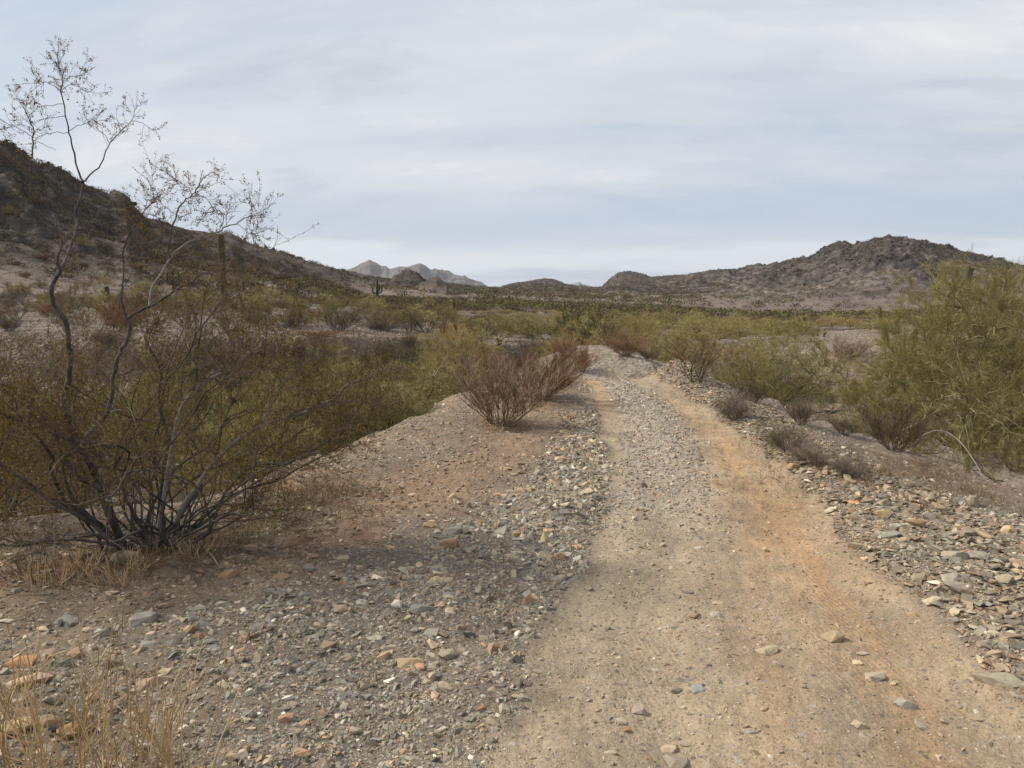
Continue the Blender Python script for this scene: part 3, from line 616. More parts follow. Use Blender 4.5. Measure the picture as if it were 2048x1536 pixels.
def outcrops(seed):
    rg = np.random.default_rng(seed); jj = rg.choice(rock.size, 42000, p=(np.maximum(rock, 0.05*hillm)*((np.abs(ga_) < 0.75)*(gr < 690)*gr**1.2)).ravel()/((np.maximum(rock, 0.05*hillm)*((np.abs(ga_) < 0.75)*(gr < 690)*gr**1.2)).sum()))
    x = GX.ravel()[jj]+rg.normal(0, 0.5, len(jj)); y = GY.ravel()[jj]+rg.normal(0, 0.5, len(jj)); z = gz(x, y); n = len(x); rr = np.hypot(x, y); z = z-0.4
    rk = rock.ravel()[jj]; s = (0.22+1.25*rk*rg.uniform(0, 1, n)**3.0+0.3*rg.random(n))*np.where(x < 0, np.where((rg.random(n) < 0.03) & (rk > 0.5), 2.0, 1.0), 0.72)*np.clip(rr/260, 0.6, 1.6)*0.75; tp = rg.integers(0, 24, n); yaw = rg.uniform(0, 2*pi, n); Vs, Ts, Cs, off = [], [], [], 0
    c = np.array([0.070, 0.058, 0.050])*rg.uniform(0.5, 1.7, (n, 1)); c = np.where((rg.random(n) < 0.12)[:, None], np.array([[0.15, 0.11, 0.085]]), c)
    for k in range(24):
        m = np.where(tp == k)[0]; tv, tt = TPL[k]; v = tv[None]*s[m, None, None]*rg.uniform(0.7, 1.3, (len(m), 1, 3)); v[..., 2] *= 1.25; cz, sz_ = np.cos(yaw[m])[:, None], np.sin(yaw[m])[:, None]
        Vk = np.stack([v[..., 0]*cz-v[..., 1]*sz_+x[m][:, None], v[..., 0]*sz_+v[..., 1]*cz+y[m][:, None], v[..., 2]+z[m][:, None]+0.1*s[m][:, None]], -1); nv = len(tv)
        Vs.append(Vk.reshape(-1, 3)); Ts.append((tt[None]+(np.arange(len(m))*nv)[:, None, None]).reshape(-1, 3)+off); off += len(m)*nv; Cs.append(np.repeat(c[m], nv, 0)*rg.uniform(0.8, 1.2, (len(m)*nv, 1)))
    return np.concatenate(Vs), np.concatenate(Ts), np.concatenate(Cs)
V, T, C_ = outcrops(37)
mo, nto, bo = mat_base('outcrop_rock', 0.9, 0.1); ato = N(nto, 'ShaderNodeAttribute'); ato.attribute_name = 'Col'; nto.links.new(ato.outputs['Color'], bo.inputs['Base Color'])
tag(link('boulder_rubble', make_mesh('boulder_rubble', V, T, mo, C_)), 'dark broken outcrop rock strewn over the hillsides', None, None, 'stuff')

# individually placed rocks: named ones from the photograph, then the biggest of the rubble
NAMED = {}
def rock_mesh(seed, flat_=(1, 0.8, 0.6), npts=16):
    rg = np.random.default_rng(seed); V, T = hull(rg, npts, flat_)
    bm = bmesh.new(); vs = [bm.verts.new(v) for v in V]; [bm.faces.new([vs[i] for i in t]) for t in T]
    bmesh.ops.dissolve_limit(bm, angle_limit=radians(12), verts=bm.verts[:], edges=bm.edges[:])
    bmesh.ops.bevel(bm, geom=bm.edges[:], offset=0.022, segments=1, affect='EDGES', clamp_overlap=True)
    bmesh.ops.triangulate(bm, faces=bm.faces[:]); bmesh.ops.subdivide_edges(bm, edges=bm.edges[:], cuts=1, use_grid_fill=True); bmesh.ops.triangulate(bm, faces=bm.faces[:])
    for v in bm.verts:
        n = perlin(np.array([v.co.x*3.1+v.co.z*2+seed]), np.array([v.co.y*3.1-v.co.z*1.5]), 5)[0]; v.co *= 1+0.045*n
    me = bpy.data.meshes.new('rock'); bm.to_mesh(me); bm.free(); me.materials.append(MT['rock']); return me
ROCKM = [rock_mesh(200+i, (1, 0.75, 0.6)) for i in range(10)]+[rock_mesh(300+i, (1, 0.62, 0.3)) for i in range(10)]
def put_rock(name, me, x, y, s, col, label, yaw, tilt=(0, 0), sc=(1, 1, 1), lift=0.25, group=None):
    o = link(name, me); o.location = (x, y, float(gz(x, y)[0])+s*sc[2]*lift); o.rotation_euler = (tilt[0], tilt[1], yaw); o.scale = (s*sc[0], s*sc[1], s*sc[2])
    o['stone_color'] = [float(v) for v in np.array(col)*np.array([1.08, 0.99, 0.84])]; tag(o, label, 'rock', group); return o
GREY = (0.27, 0.262, 0.245); BLUE = (0.225, 0.225, 0.218); BROWN = (0.30, 0.205, 0.14); PINK = (0.44, 0.33, 0.26); ORNG = (0.42, 0.26, 0.17); PALE = (0.42, 0.38, 0.32); WHITE = (0.66, 0.63, 0.58); TANR = (0.38, 0.30, 0.21)
# px, py, width px, colour, slab?, tall, label
HERO = [
 (848, 1216, 62, BLUE, 0, 0.8, 'large blue grey wedge shaped stone, biggest in the rubble left of the track'),
 (880, 1211, 32, PINK, 0, 1.0, 'blocky pale pink stone touching the blue grey wedge'),
 (898, 1087, 42, BROWN, 0, 1.1, 'square brown block with a grey slab behind it on reddish dirt'),
 (905, 1061, 46, GREY, 1, 1.5, 'grey slab lying right behind the square brown block'),
 (1052, 1202, 34, ORNG, 1, 2.2, 'orange brown slab standing on edge beside the left edge of the track'),
 (457, 1148, 38, BROWN, 0, 1.2, 'brown pyramid shaped stone below the dead stick of the big bush'),
 (562, 1153, 36, BROWN, 0, 0.9, 'dark brown wedge stone right of the brown pyramid stone'),
 (583, 1087, 36, (0.34, 0.24, 0.17), 1, 2.2, 'upright tan slab leaning right of the big bush'),
 (500, 1093, 42, (0.33, 0.25, 0.2), 1, 0.9, 'flat rosy slab between the big bush and the upright tan slab'),
 (255, 1115, 60, (0.2, 0.18, 0.165), 1, 1.6, 'dull grey slab at the foot of the big bush'),
 (355, 1125, 44, (0.2, 0.18, 0.16), 1, 1.0, 'flat grey stone under the big bush stems'),
 (627, 1112, 26, (0.36, 0.26, 0.2), 0, 0.9, 'rounded reddish stone right of the upright tan slab'),
 (618, 1135, 26, BLUE, 0, 0.9, 'blue grey lump just below the rounded reddish stone'),
 (285, 1238, 52, (0.27, 0.26, 0.25), 0, 0.95, 'rounded grey boulder in the bare gravel below the big bush'),
 (136, 1241, 46, (0.22, 0.225, 0.22), 0, 0.7, 'low dark grey stone left of the rounded grey boulder'),
 (302, 1268, 20, (0.5, 0.42, 0.33), 0, 0.9, 'small cream stone below the rounded grey boulder'),
 (48, 1360, 86, (0.42, 0.33, 0.26), 0, 0.55, 'long pale tan boulder among the straw stems'),
 (50, 1325, 56, (0.42, 0.24, 0.13), 0, 0.8, 'orange rock behind the long pale tan boulder'),
 (95, 1307, 34, (0.27, 0.23, 0.2), 0, 0.8, 'grey brown stone right behind the orange rock'),
 (152, 1308, 28, BROWN, 0, 1.2, 'small upright brown block right of the orange rock'),
 (308, 1365, 66, (0.30, 0.235, 0.19), 1, 1.1, 'brown triangular slab seen through the straw stems'),
 (332, 1342, 30, (0.42, 0.35, 0.26), 0, 0.7, 'pale tan stone resting on the brown triangular slab'),
 (142, 1465, 66, (0.30, 0.20, 0.12), 0, 1.3, 'big brown block half buried among the straw stems'),
 (40, 1447, 60, (0.40, 0.32, 0.22), 0, 0.5, 'flat yellowish stone left of the half buried brown block'),
 (245, 1342, 26, (0.20, 0.17, 0.15), 0, 0.9, 'dark round stone between straw stems and triangular slab'),
 (575, 1437, 34, (0.33, 0.22, 0.17), 0, 1.1, 'reddish brown blocky stone in fine grey gravel'),
 (608, 1447, 22, (0.33, 0.23, 0.18), 0, 0.9, 'smaller reddish stone touching the blocky reddish one'),
 (600, 1505, 44, (0.38, 0.27, 0.19), 1, 0.9, 'flat tan stone nearest the camera in the grey gravel'),
 (488, 1278, 24, (0.33, 0.24, 0.2), 0, 1.2, 'rosy egg shaped stone in the middle of the grey rubble'),
 (418, 1283, 26, BLUE, 0, 0.8, 'dark blue grey chunk left of the rosy egg shaped stone'),
 (820, 1319, 52, TANR, 1, 0.6, 'long flat tan slab below the blue grey wedge'),
 (837, 1331, 34, ORNG, 1, 0.7, 'small rusty slab under the long flat tan slab'),
 (890, 1372, 34, (0.36, 0.3, 0.23), 0, 0.9, 'chipped tan stone at the edge of the rubble'),
 (732, 1391, 26, BLUE, 1, 0.9, 'dark slate piece lying alone on dirt'),
 (1050, 1397, 32, (0.28, 0.265, 0.25), 0, 0.9, 'smooth grey brown stone beside a darker one on the track edge'),
 (1056, 1368, 22, (0.15, 0.13, 0.12), 0, 1.1, 'dark angular stone above the smooth grey brown stone'),
 (1030, 1392, 16, (0.45, 0.39, 0.27), 0, 1.0, 'yellowish pebble touching the smooth grey brown stone'),
 (985, 1443, 28, (0.36, 0.31, 0.25), 0, 0.7, 'embedded tan stone left of the wheel mark'),
 (1080, 1342, 34, (0.3, 0.255, 0.21), 1, 0.7, 'flush brown slab sunk in the edge of the track'),
 (1395, 1377, 34, (0.30, 0.31, 0.32), 0, 0.7, 'blue grey stone alone in the middle of the track'),
 (1350, 1381, 24, (0.27, 0.24, 0.2), 0, 1.2, 'upright brown stone left of the blue grey track stone'),
 (1276, 1420, 28, (0.33, 0.29, 0.25), 0, 1.4, 'ridged upright stone in the near track'),
 (1244, 1442, 24, PALE, 0, 0.6, 'pale flat stone left of the ridged upright stone'),
 (1358, 1522, 62, (0.27, 0.245, 0.215), 1, 1.1, 'big rough brown slab of the pile at the near end of the track'),
 (1340, 1497, 36, (0.42, 0.34, 0.25), 0, 0.9, 'pale tan stone behind the rough brown slab'),
 (1354, 1477, 22, (0.28, 0.25, 0.22), 0, 1.0, 'small grey stone at the back of the near pile'),
 (1222, 1504, 28, (0.40, 0.35, 0.28), 1, 0.8, 'pale slab left of the near pile'),
 (1372, 1488, 26, (0.34, 0.29, 0.23), 1, 0.8, 'thin tan slab right of the near pile'),
 (1530, 1299, 54, (0.38, 0.335, 0.255), 1, 0.7, 'long pale slab lying across the orange rut'),
 (1665, 1273, 40, (0.34, 0.28, 0.2), 0, 0.8, 'tan lump on the right rut with a shadowed side'),
 (1750, 1352, 40, (0.38, 0.34, 0.28), 0, 0.9, 'pale blocky stone of the little line of stones on the right rut'),
 (1786, 1367, 18, (0.45, 0.37, 0.25), 0, 0.9, 'yellow pebble at the right end of the little line of stones'),
 (1715, 1325, 18, (0.5, 0.42, 0.32), 0, 0.6, 'cream chip above the little line of stones'),
 (1727, 1306, 26, (0.38, 0.32, 0.25), 1, 0.9, 'thin tan flake standing behind the little line of stones'),
 (1816, 1410, 42, (0.32, 0.31, 0.28), 0, 1.0, 'grey pointed stone with its tip up on the right rut'),
 (1724, 1452, 34, (0.43, 0.37, 0.29), 0, 0.9, 'pale round stone below the grey pointed stone'),
 (1843, 1451, 26, (0.36, 0.34, 0.29), 0, 0.6, 'grey oval stone right of the pale round stone'),
 (1946, 1433, 30, (0.36, 0.31, 0.24), 1, 0.8, 'buried tan flake near the right edge of the track'),
 (1890, 1443, 20, (0.33, 0.28, 0.23), 0, 0.8, 'small brown stone left of the buried tan flake'),
 (1506, 1464, 28, (0.28, 0.28, 0.27), 0, 0.6, 'flat dark grey stone low in the middle of the track'),
 (1378, 1183, 30, (0.30, 0.28, 0.26), 0, 0.7, 'grey brown stone at the back of the group in mid track'),
 (1390, 1229, 26, (0.26, 0.19, 0.14), 0, 0.7, 'dark brown stone left of the pale triangular one in mid track'),
 (1432, 1230, 25, (0.40, 0.38, 0.33), 0, 1.0, 'pale triangular stone in mid track'),
 (1436, 1206, 22, (0.40, 0.34, 0.27), 0, 0.9, 'tan stone just behind the pale triangular one'),
 (1521, 1218, 14, (0.42, 0.42, 0.42), 0, 0.6, 'tiny pale grey stone right of the group in mid track'),
 (1396, 1095, 20, (0.42, 0.42, 0.40), 0, 0.6, 'small light grey stone alone upstream of the mid track group'),
 (1557, 1252, 22, (0.36, 0.3, 0.23), 1, 0.7, 'small tan slab above the long pale slab'),
 (1280, 1250, 20, (0.38, 0.32, 0.25), 0, 0.8, 'tan square stone in the smooth left rut'),
 (1223, 1193, 16, (0.40, 0.34, 0.26), 0, 0.7, 'little tan stone in the left rut'),
 (1915, 1112, 58, (0.33, 0.305, 0.27), 0, 1.0, 'largest grey boulder in the rubble right of the track'),
 (1952, 1112, 44, (0.30, 0.275, 0.245), 0, 1.1, 'grey boulder leaning on the largest one in the right rubble'),
 (1985, 1118, 44, (0.15, 0.14, 0.135), 1, 0.7, 'dark flat slab right of the largest grey boulders'),
 (2036, 1127, 40, (0.40, 0.29, 0.21), 0, 0.9, 'orange tan boulder at the right end of the rubble'),
 (1918, 1057, 24, (0.27, 0.175, 0.13), 0, 0.9, 'reddish block on the soil above the right rubble'),
 (1906, 1155, 56, (0.34, 0.32, 0.28), 1, 0.7, 'long grey slab lying just below the largest boulders'),
 (1925, 1176, 66, (0.30, 0.275, 0.24), 1, 1.0, 'tilted grey slab heap in the lower right rubble'),
 (1780, 1068, 50, (0.27, 0.26, 0.245), 1, 0.9, 'grey slab in the middle of the right rubble strip'),
 (1768, 1006, 36, (0.36, 0.31, 0.25), 0, 1.0, 'tan blocky stone in the upper part of the right rubble'),
 (1858, 1032, 34, (0.32, 0.30, 0.27), 0, 1.1, 'pale angular stone on the upper side of the right rubble'),
 (1995, 1356, 74, (0.30, 0.28, 0.235), 1, 0.7, 'long grey slab at the lower right end of the rubble'),
 (1865, 1203, 30, (0.44, 0.39, 0.31), 0, 0.9, 'bright tan stone in the lower right rubble'),
 (1907, 1241, 34, (0.27, 0.26, 0.25), 0, 0.9, 'blue grey stone near the track side of the lower right rubble'),
 (1980, 1265, 24, (0.52, 0.47, 0.40), 0, 0.7, 'whitish stone on red soil right of the track'),
 (1954, 1254, 30, (0.44, 0.40, 0.36), 1, 0.6, 'pale flat stone left of the whitish stone'),
 (2000, 1222, 30, (0.33, 0.26, 0.2), 0, 1.0, 'brown block on red soil at the right'),
 (1125, 976, 34, (0.24, 0.2, 0.19), 1, 0.9, 'dark slab on top of the grey rubble left of the track'),
 (1108, 992, 20, (0.46, 0.42, 0.34), 0, 1.0, 'cream stone left of the dark slab on the rubble'),
 (1073, 1025, 30, (0.36, 0.36, 0.345), 0, 0.8, 'light grey stone in the upper left rubble'),
 (1100, 1059, 34, (0.42, 0.31, 0.21), 1, 0.7, 'tan oval slab on the right side of the upper left rubble'),
 (1012, 935, 34, (0.40, 0.27, 0.19), 1, 0.7, 'pinkish slab on the red dirt strip'),
 (998, 989, 20, (0.42, 0.26, 0.17), 0, 0.8, 'small orange stone on the red dirt strip'),
 (825, 989, 18, (0.44, 0.36, 0.26), 0, 0.9, 'yellow tan stone on the brown slope'),
 (822, 1002, 22, (0.25, 0.18, 0.14), 0, 0.7, 'dark brown stone under the yellow tan stone'),
 (648, 1028, 20, (0.17, 0.125, 0.105), 0, 1.1, 'dark brown cube shaped stone on the dry grass slope'),
 (818, 1140, 28, (0.28, 0.21, 0.16), 0, 0.8, 'brown lump above the blue grey wedge'),
 (871, 1170, 24, (0.36, 0.37, 0.365), 0, 0.7, 'light blue grey stone up and right of the blue grey wedge'),
 (893, 1160, 36, (0.34, 0.29, 0.235), 1, 1.3, 'long tan splinter lying behind the light blue grey stone'),
 (1057, 1155, 22, (0.42, 0.41, 0.39), 1, 1.8, 'narrow light grey stone above the orange brown upright slab'),
 (1118, 1157, 34, (0.31, 0.28, 0.24), 0, 0.8, 'grey brown stone at the left edge of the track'),
 (752, 1275, 38, (0.36, 0.34, 0.3), 1, 0.9, 'pale grey slab right of the rubble centre'),
 (724, 1207, 26, (0.42, 0.40, 0.36), 0, 1.1, 'pale blocky stone left of the blue grey wedge'),
 (642, 1203, 34, (0.36, 0.28, 0.22), 1, 0.8, 'pinkish slab by the left rubble stones'),
 (612, 1190, 30, (0.25, 0.26, 0.265), 0, 0.9, 'blue grey stone left of the pinkish slab'),
 (683, 1218, 30, (0.32, 0.26, 0.2), 0, 0.9, 'tan block between the pinkish slab and the pale block'),
 (130, 1110, 16, WHITE, 0, 0.9, 'bright white quartz stone just left of the big bush foot'),
 (17, 1109, 16, WHITE, 0, 0.7, 'white quartz stone at the left edge below the low branches'),
 (334, 1189, 10, WHITE, 0, 0.8, 'tiny white quartz chip below the big bush'),
 (12, 1241, 24, (0.5, 0.48, 0.44), 0, 0.6, 'off white oval stone at the left edge'),
 (225, 1184, 28, (0.40, 0.33, 0.27), 1, 0.8, 'pinkish tan slab on dirt below the big bush'),
 (84, 1205, 16, (0.55, 0.5, 0.44), 0, 0.6, 'cream pebble left of the pinkish tan slab'),
]
rgh = np.random.default_rng(41)
rock_recs = []
for i, (px, py, wpx, col, slab, tall, lab) in enumerate(HERO):
    x, y, z = hit(px, py+wpx*0.10); s = wpx/2/F*math.hypot(math.hypot(x, y), CAMZ-z)
    me = ROCKM[(10 if slab else 0)+int(rgh.integers(0, 10))]
    th = tall*(0.9 if not slab else 1.1); up = slab and tall > 1.7
    o = put_rock('rock', me, x, y, s*0.98, col, lab, rgh.uniform(-0.5, 0.5)+(0 if not up else 0.9), tilt=((rgh.normal(0, 0.15)), rgh.normal(0, 0.15)) if not up else (1.0, -0.9), sc=(1, 0.95, th) if not up else (1.2, 1.1, 1), lift=0.06, group=None)
    rock_recs.append((x, y, z, o, lab))
HERO_PX = [(h[0], h[1], h[6]) for h in HERO]
def head(lab):
    out_ = []
    for w_ in lab.split():
        if w_ in ('in', 'on', 'left', 'right', 'lying', 'beside', 'below', 'with', 'under', 'touching', 'behind', 'among', 'seen', 'resting', 'alone', 'at', 'between', 'above', 'nearest', 'just', 'leaning', 'of', 'half', 'sunk', 'across', 'near', 'up', 'low'): break
        out_.append(w_)
    return 'the '+' '.join(out_)
_hd = [head(h[6]) for h in HERO]
LM = [(h[0], h[1], n) for h, n in zip(HERO, _hd) if _hd.count(n) == 1 and len(n.split()) > 3]
ORD = ['nearest', 'second', 'third', 'fourth', 'fifth', 'sixth', 'seventh', 'eighth', 'ninth', 'tenth', 'eleventh', 'twelfth', 'thirteenth', 'fourteenth', 'fifteenth', 'sixteenth', 'seventeenth', 'eighteenth', 'nineteenth', 'twentieth'] + ['number %d' % k for k in range(21, 80)]
def relabel(items, LM_, noun):
    items = [it for it in items]
    """items: (px, py, obj, describing words). Each label: rank among things so described on one side of its closest landmark."""
    groups = {}
    for it in items: groups.setdefault(it[3], []).append(it)
    L = np.array([(a, b) for a, b, _ in LM_])
    for cw, its in groups.items():
        P = np.array([(a, b) for a, b, _, _ in its]); dx = P[:, None, 0]-L[None, :, 0]; dy = P[:, None, 1]-L[None, :, 1]; d = np.hypot(dx, dy)
        side = np.where(np.abs(dx) > np.abs(dy), np.where(dx > 0, 0, 1), np.where(dy > 0, 2, 3))
        rank = np.zeros(d.shape, int)
        for k in range(len(L)):
            for sd in range(4):
                m = np.where(side[:, k] == sd)[0]; rank[m[np.argsort(d[m, k])], k] = np.arange(len(m))
        wc = np.array([len(q[2].split()) for q in LM_]); best = (rank*60+d+1e6*(wc[None, :]+len((cw+' '+noun).split())+5 > 15)).argmin(1)
        for i, (a, b, o, _) in enumerate(its):
            k = best[i]; o['label'] = '%s %s, %s %s %s' % (cw, noun, ORD[rank[i, k]], ('to the right of', 'to the left of', 'below', 'above')[side[i, k]], LM_[k][2])
def cword(c):
    r, g, b = c
    if r > 0.5: return 'whitish'
    if r/b > 1.75: return 'rusty'
    if r/b > 1.3: return 'brown' if r < 0.3 else 'tan'
    return 'dark grey' if r < 0.23 else 'grey'
# the biggest loose stones of the rubble, each an object
items = []
rg = np.random.default_rng(47); n_want = 185; k = 0
while k < n_want:
    zone = rg.random()
    if zone < 0.40:
        y = rg.uniform(3.3, 8.0); x = rg.uniform(float(T1(y))+0.03, max(float(R1(y)), float(T1(y))+0.25))
        if x > 0.72*y+0.1: continue
        s = rg.uniform(0.035, 0.065); slab = rg.random() < 0.75
    elif zone < 0.82:
        y = rg.uniform(2.3, 8.5); x = rg.uniform(min(float(B1(y))-0.2, float(T0(y))-0.3), float(T0(y))-0.05)
        if x < -0.74*y: continue
        s = rg.uniform(0.026, 0.045); slab = rg.random() < 0.4
    elif zone < 0.92:
        y = rg.uniform(2.4, 7); x = rg.uniform(float(T0(y)), float(T1(y))); s = rg.uniform(0.016, 0.030); slab = rg.random() < 0.5
        if abs(x) > 0.72*y: continue
    else:
        y = rg.uniform(2.6, 9); x = rg.uniform(-0.7*y, max(float(B1(y)), -0.6*y)); s = rg.uniform(0.025, 0.05); slab = rg.random() < 0.4
    z = float(gz(x, y)[0]); qx, qy = project(x, y, z)
    if min(math.hypot(qx-h[0], (qy-h[1])*1.4) for h in HERO) < 26: continue
    if poly_in(WASH, np.array([x]), np.array([y]))[0] > 0.3: continue
    col = PAL[rg.choice(10, p=PW[:10]/PW[:10].sum())]*rg.uniform(0.85, 1.2)
    me = ROCKM[(10 if slab else 0)+int(rg.integers(0, 10))]
    o = put_rock('rock', me, x, y, s, col, 'stone', rg.uniform(0, 6.28), (rg.normal(0, 0.25), rg.normal(0, 0.25)), (1, rg.uniform(0.8, 1.1), rg.uniform(0.8, 1.2)), 0.35 if zone < 0.4 else 0.15, group='loose rubble stones beside and on the track')
    items.append((float(qx), float(qy), o, cword(col))); k += 1
relabel(items, LM, 'stone')

# ------------------------------------------------------------------ plants
def shrub_mesh(name, segs, mat, leaf=None, leafmat=None):
    V, Q_ = join(segs); return make_mesh(name, V, Q_, mat)
def creosote(seed, H=1.8, nst=20, W=1.0, nb=170, ntw=1400, nlf=6000, lsize=0.022, leafmat='olive_leaf', barkm='bark', r0=0.012):
    rg = np.random.default_rng(seed); a = rg.uniform(0, 2*pi, nst); inc = rg.uniform(0.1, 1.0, nst)
    D = np.stack([np.cos(a)*inc*W, np.sin(a)*inc*W, np.ones(nst)], -1); P = np.stack([np.cos(a)*0.1, np.sin(a)*0.1, -0.05*np.ones(nst)], -1)
    L = H*rg.uniform(0.65, 1.05, nst)*np.sqrt(1+0.3*inc**2)
    p1, r1 = grow(rg, P, D, L, r0*rg.uniform(0.7, 1.2, nst), 7, 0.16, 0.02, 0.35)
    P, D, r = spawn(rg, p1, r1, nb, 0.25, 1.0, 0.75); p2, r2 = grow(rg, P, D, H*rg.uniform(0.18, 0.36, nb), r*0.6, 5, 0.2, 0.10, 0.4)
    P, D, r = spawn(rg, p2, r2, ntw, 0.2, 1.0, 0.9); p3, r3 = grow(rg, P, D, H*rg.uniform(0.05, 0.13, ntw), np.full(ntw, 0.0022*H/1.8), 3, 0.25, 0.08, 0.6)
    st = join([tubes(p1, r1, 4), tubes(p2, r2, 3)]); tw = tubes(p3, r3, 3)
    P, D, r = spawn(rg, p3, r3, nlf, 0.2, 1.0, 1.0); P = P+rg.normal(0, 0.012*H, P.shape); lf = leaves(rg, P, lsize)
    ms = make_mesh(name_('stems'), *st, MT[barkm]); V, Q_ = join([tw, lf]); mi = np.r_[np.zeros(len(tw[1])), np.ones(len(lf[1]))]
    mf = make_mesh(name_('foliage'), V, Q_, [MT['creo_twig'], MT[leafmat]], matidx=mi)
    return ms, mf
def name_(s): return s
def twiggy(seed, H=0.7, W=1.0, nst=60, nb=500, ntw=1800, mat='grey_twig', tmat=None, r0=0.006, rt=0.0022, up=0.05, spread=0.6):
    rg = np.random.default_rng(seed); a = rg.uniform(0, 2*pi, nst); inc = rg.uniform(0.1, 1.3, nst)*W
    D = np.stack([np.cos(a)*inc, np.sin(a)*inc, np.ones(nst)], -1); P = np.stack([np.cos(a)*0.06, np.sin(a)*0.06, -0.04*np.ones(nst)], -1)
    p1, r1 = grow(rg, P, D, H*rg.uniform(0.6, 1.1, nst), r0*rg.uniform(0.6, 1.2, nst), 6, 0.14, up, 0.35)
    P, D, r = spawn(rg, p1, r1, nb, 0.2, 1.0, spread); p2, r2 = grow(rg, P, D, H*rg.uniform(0.2, 0.4, nb), r*0.55, 4, 0.18, up*2, 0.5)
    P, D, r = spawn(rg, p2, r2, ntw, 0.1, 1.0, spread); p3, r3 = grow(rg, P, D, H*rg.uniform(0.08, 0.22, ntw), np.full(ntw, rt), 3, 0.2, up*2, 0.5)
    ms = make_mesh('stems', *join([tubes(p1, r1, 3)]), MT[mat]); mf = make_mesh('foliage', *join([tubes(p2, r2, 3), tubes(p3, r3, 3)]), MT[tmat or mat])
    return ms, mf
def paloverde(seed, H=3.5, Rw=2.2, n1=18, n2=130, n3=1000, ntw=8500, nbl=32000, tw=0.0032, twigmat='pv_twig', barkm='pv_bark', r0=0.07, bl=0.17):
    """limbs reach for points spread through a lobed dome; every level starts from the nearest limb of the level before."""
    rg = np.random.default_rng(seed)
    def dome(n, lo, hi):
        a = rg.uniform(0, 2*pi, n); el = np.arcsin(rg.uniform(-0.12, 1.0, n)); f = (rg.uniform(lo**2, hi**2, n))**0.5
        lob = 1+0.30*fbm(a*1.3+seed, el*2.2, 2, 181)+0.13*fbm(a*4+seed, el*6, 2, 185)
        x = np.cos(a)*np.cos(el)*Rw*f*lob; y = np.sin(a)*np.cos(el)*Rw*f*lob; z = H*0.30+np.sin(el)*H*0.70*f*lob; return np.stack([x, y, np.maximum(z, 0.05)], -1)
    def reach(T, src, srad, k, wig, sag, r, tip):
        d = ((T[:, None, :]-src[None])**2).sum(-1); d += 0.35*np.maximum(0, src[None, :, 2]-T[:, None, 2])**2; i = d.argmin(1); P = src[i]; n = len(T); t = np.linspace(0, 1, k)[None, :, None]
        L = np.linalg.norm(T-P, axis=1)[:, None, None]; bow = 4*t*(1-t)*sag*L*np.array([0, 0, 1.0]); w = np.cumsum(rg.normal(0, wig, (n, k, 3)), 1)*L; w = w-w[:, :1]; w = w*(1-0.0*t)
        pts = P[:, None]*(1-t)+T[:, None]*t+bow+w; rr = np.minimum(srad[i]*0.8, r)[:, None]*np.linspace(1, tip, k)[None]; return pts, rr
    base = np.array([[0, 0, -0.1], [0.02, 0, H*0.1], [0.0, 0.05, H*0.2]]); br = np.array([r0*1.3, r0*1.1, r0])
    p1, q1 = reach(dome(n1, 0.3, 0.75), base, br, 9, 0.035, 0.10, r0*0.8, 0.35)
    p2, q2 = reach(dome(n2, 0.35, 0.95), p1[:, 2:].reshape(-1, 3), q1[:, 2:].ravel(), 7, 0.05, 0.10, r0*0.35, 0.35)
    p3, q3 = reach(dome(n3, 0.45, 1.0), p2[:, 2:].reshape(-1, 3), q2[:, 2:].ravel(), 6, 0.06, 0.08, max(tw*2.2, 0.008), 0.35)
    c = np.array([0, 0, H*0.15])
    P, D, r = spawn(rg, p3, q3, ntw, 0.2, 1.0, 0.8, 0.6, c); p4, q4 = grow(rg, P, D, rg.uniform(0.5, 1.2, ntw)*bl, np.full(ntw, tw*0.8), 3, 0.18, 0.05, 0.4)
    P, D, r = spawn(rg, p4, q4, nbl, 0.0, 1.0, 0.7, 0.3, c); E = P+D*(rg.uniform(0.4, 1.0, nbl)*bl)[:, None]
    tr = make_mesh('trunk', *join([tubes(np.concatenate([base[None]]), br[None], 6), tubes(p1, q1, 5), tubes(p2, q2, 4)]), MT[barkm])
    tb = tubes(p4, q4, 3); t3 = tubes(p3, q3, 3); bv, bt = prisms(P, E, np.full(nbl, tw*0.8), np.full(nbl, tw*0.3), 3)
    V, Q_ = join([t3, tb, (bv, bt)]); mi = np.r_[np.zeros(len(t3[1])), np.ones(len(tb[1])+len(bt))]
    return tr, make_mesh('crown', V, Q_, [MT[barkm], MT[twigmat]], matidx=mi)
def dims(me):
    c = np.empty(len(me.vertices)*3, np.float32); me.vertices.foreach_get('co', c); c = c.reshape(-1, 3)
    return np.percentile(c[:, 2], 99.6), np.percentile(np.hypot(c[:, 0], c[:, 1]), 97)
class Species:
    def __init__(s, kind, cat, pn, variants): s.kind, s.cat, s.pn, s.v = kind, cat, pn, [(a, b, *dims(b)) for a, b in variants]
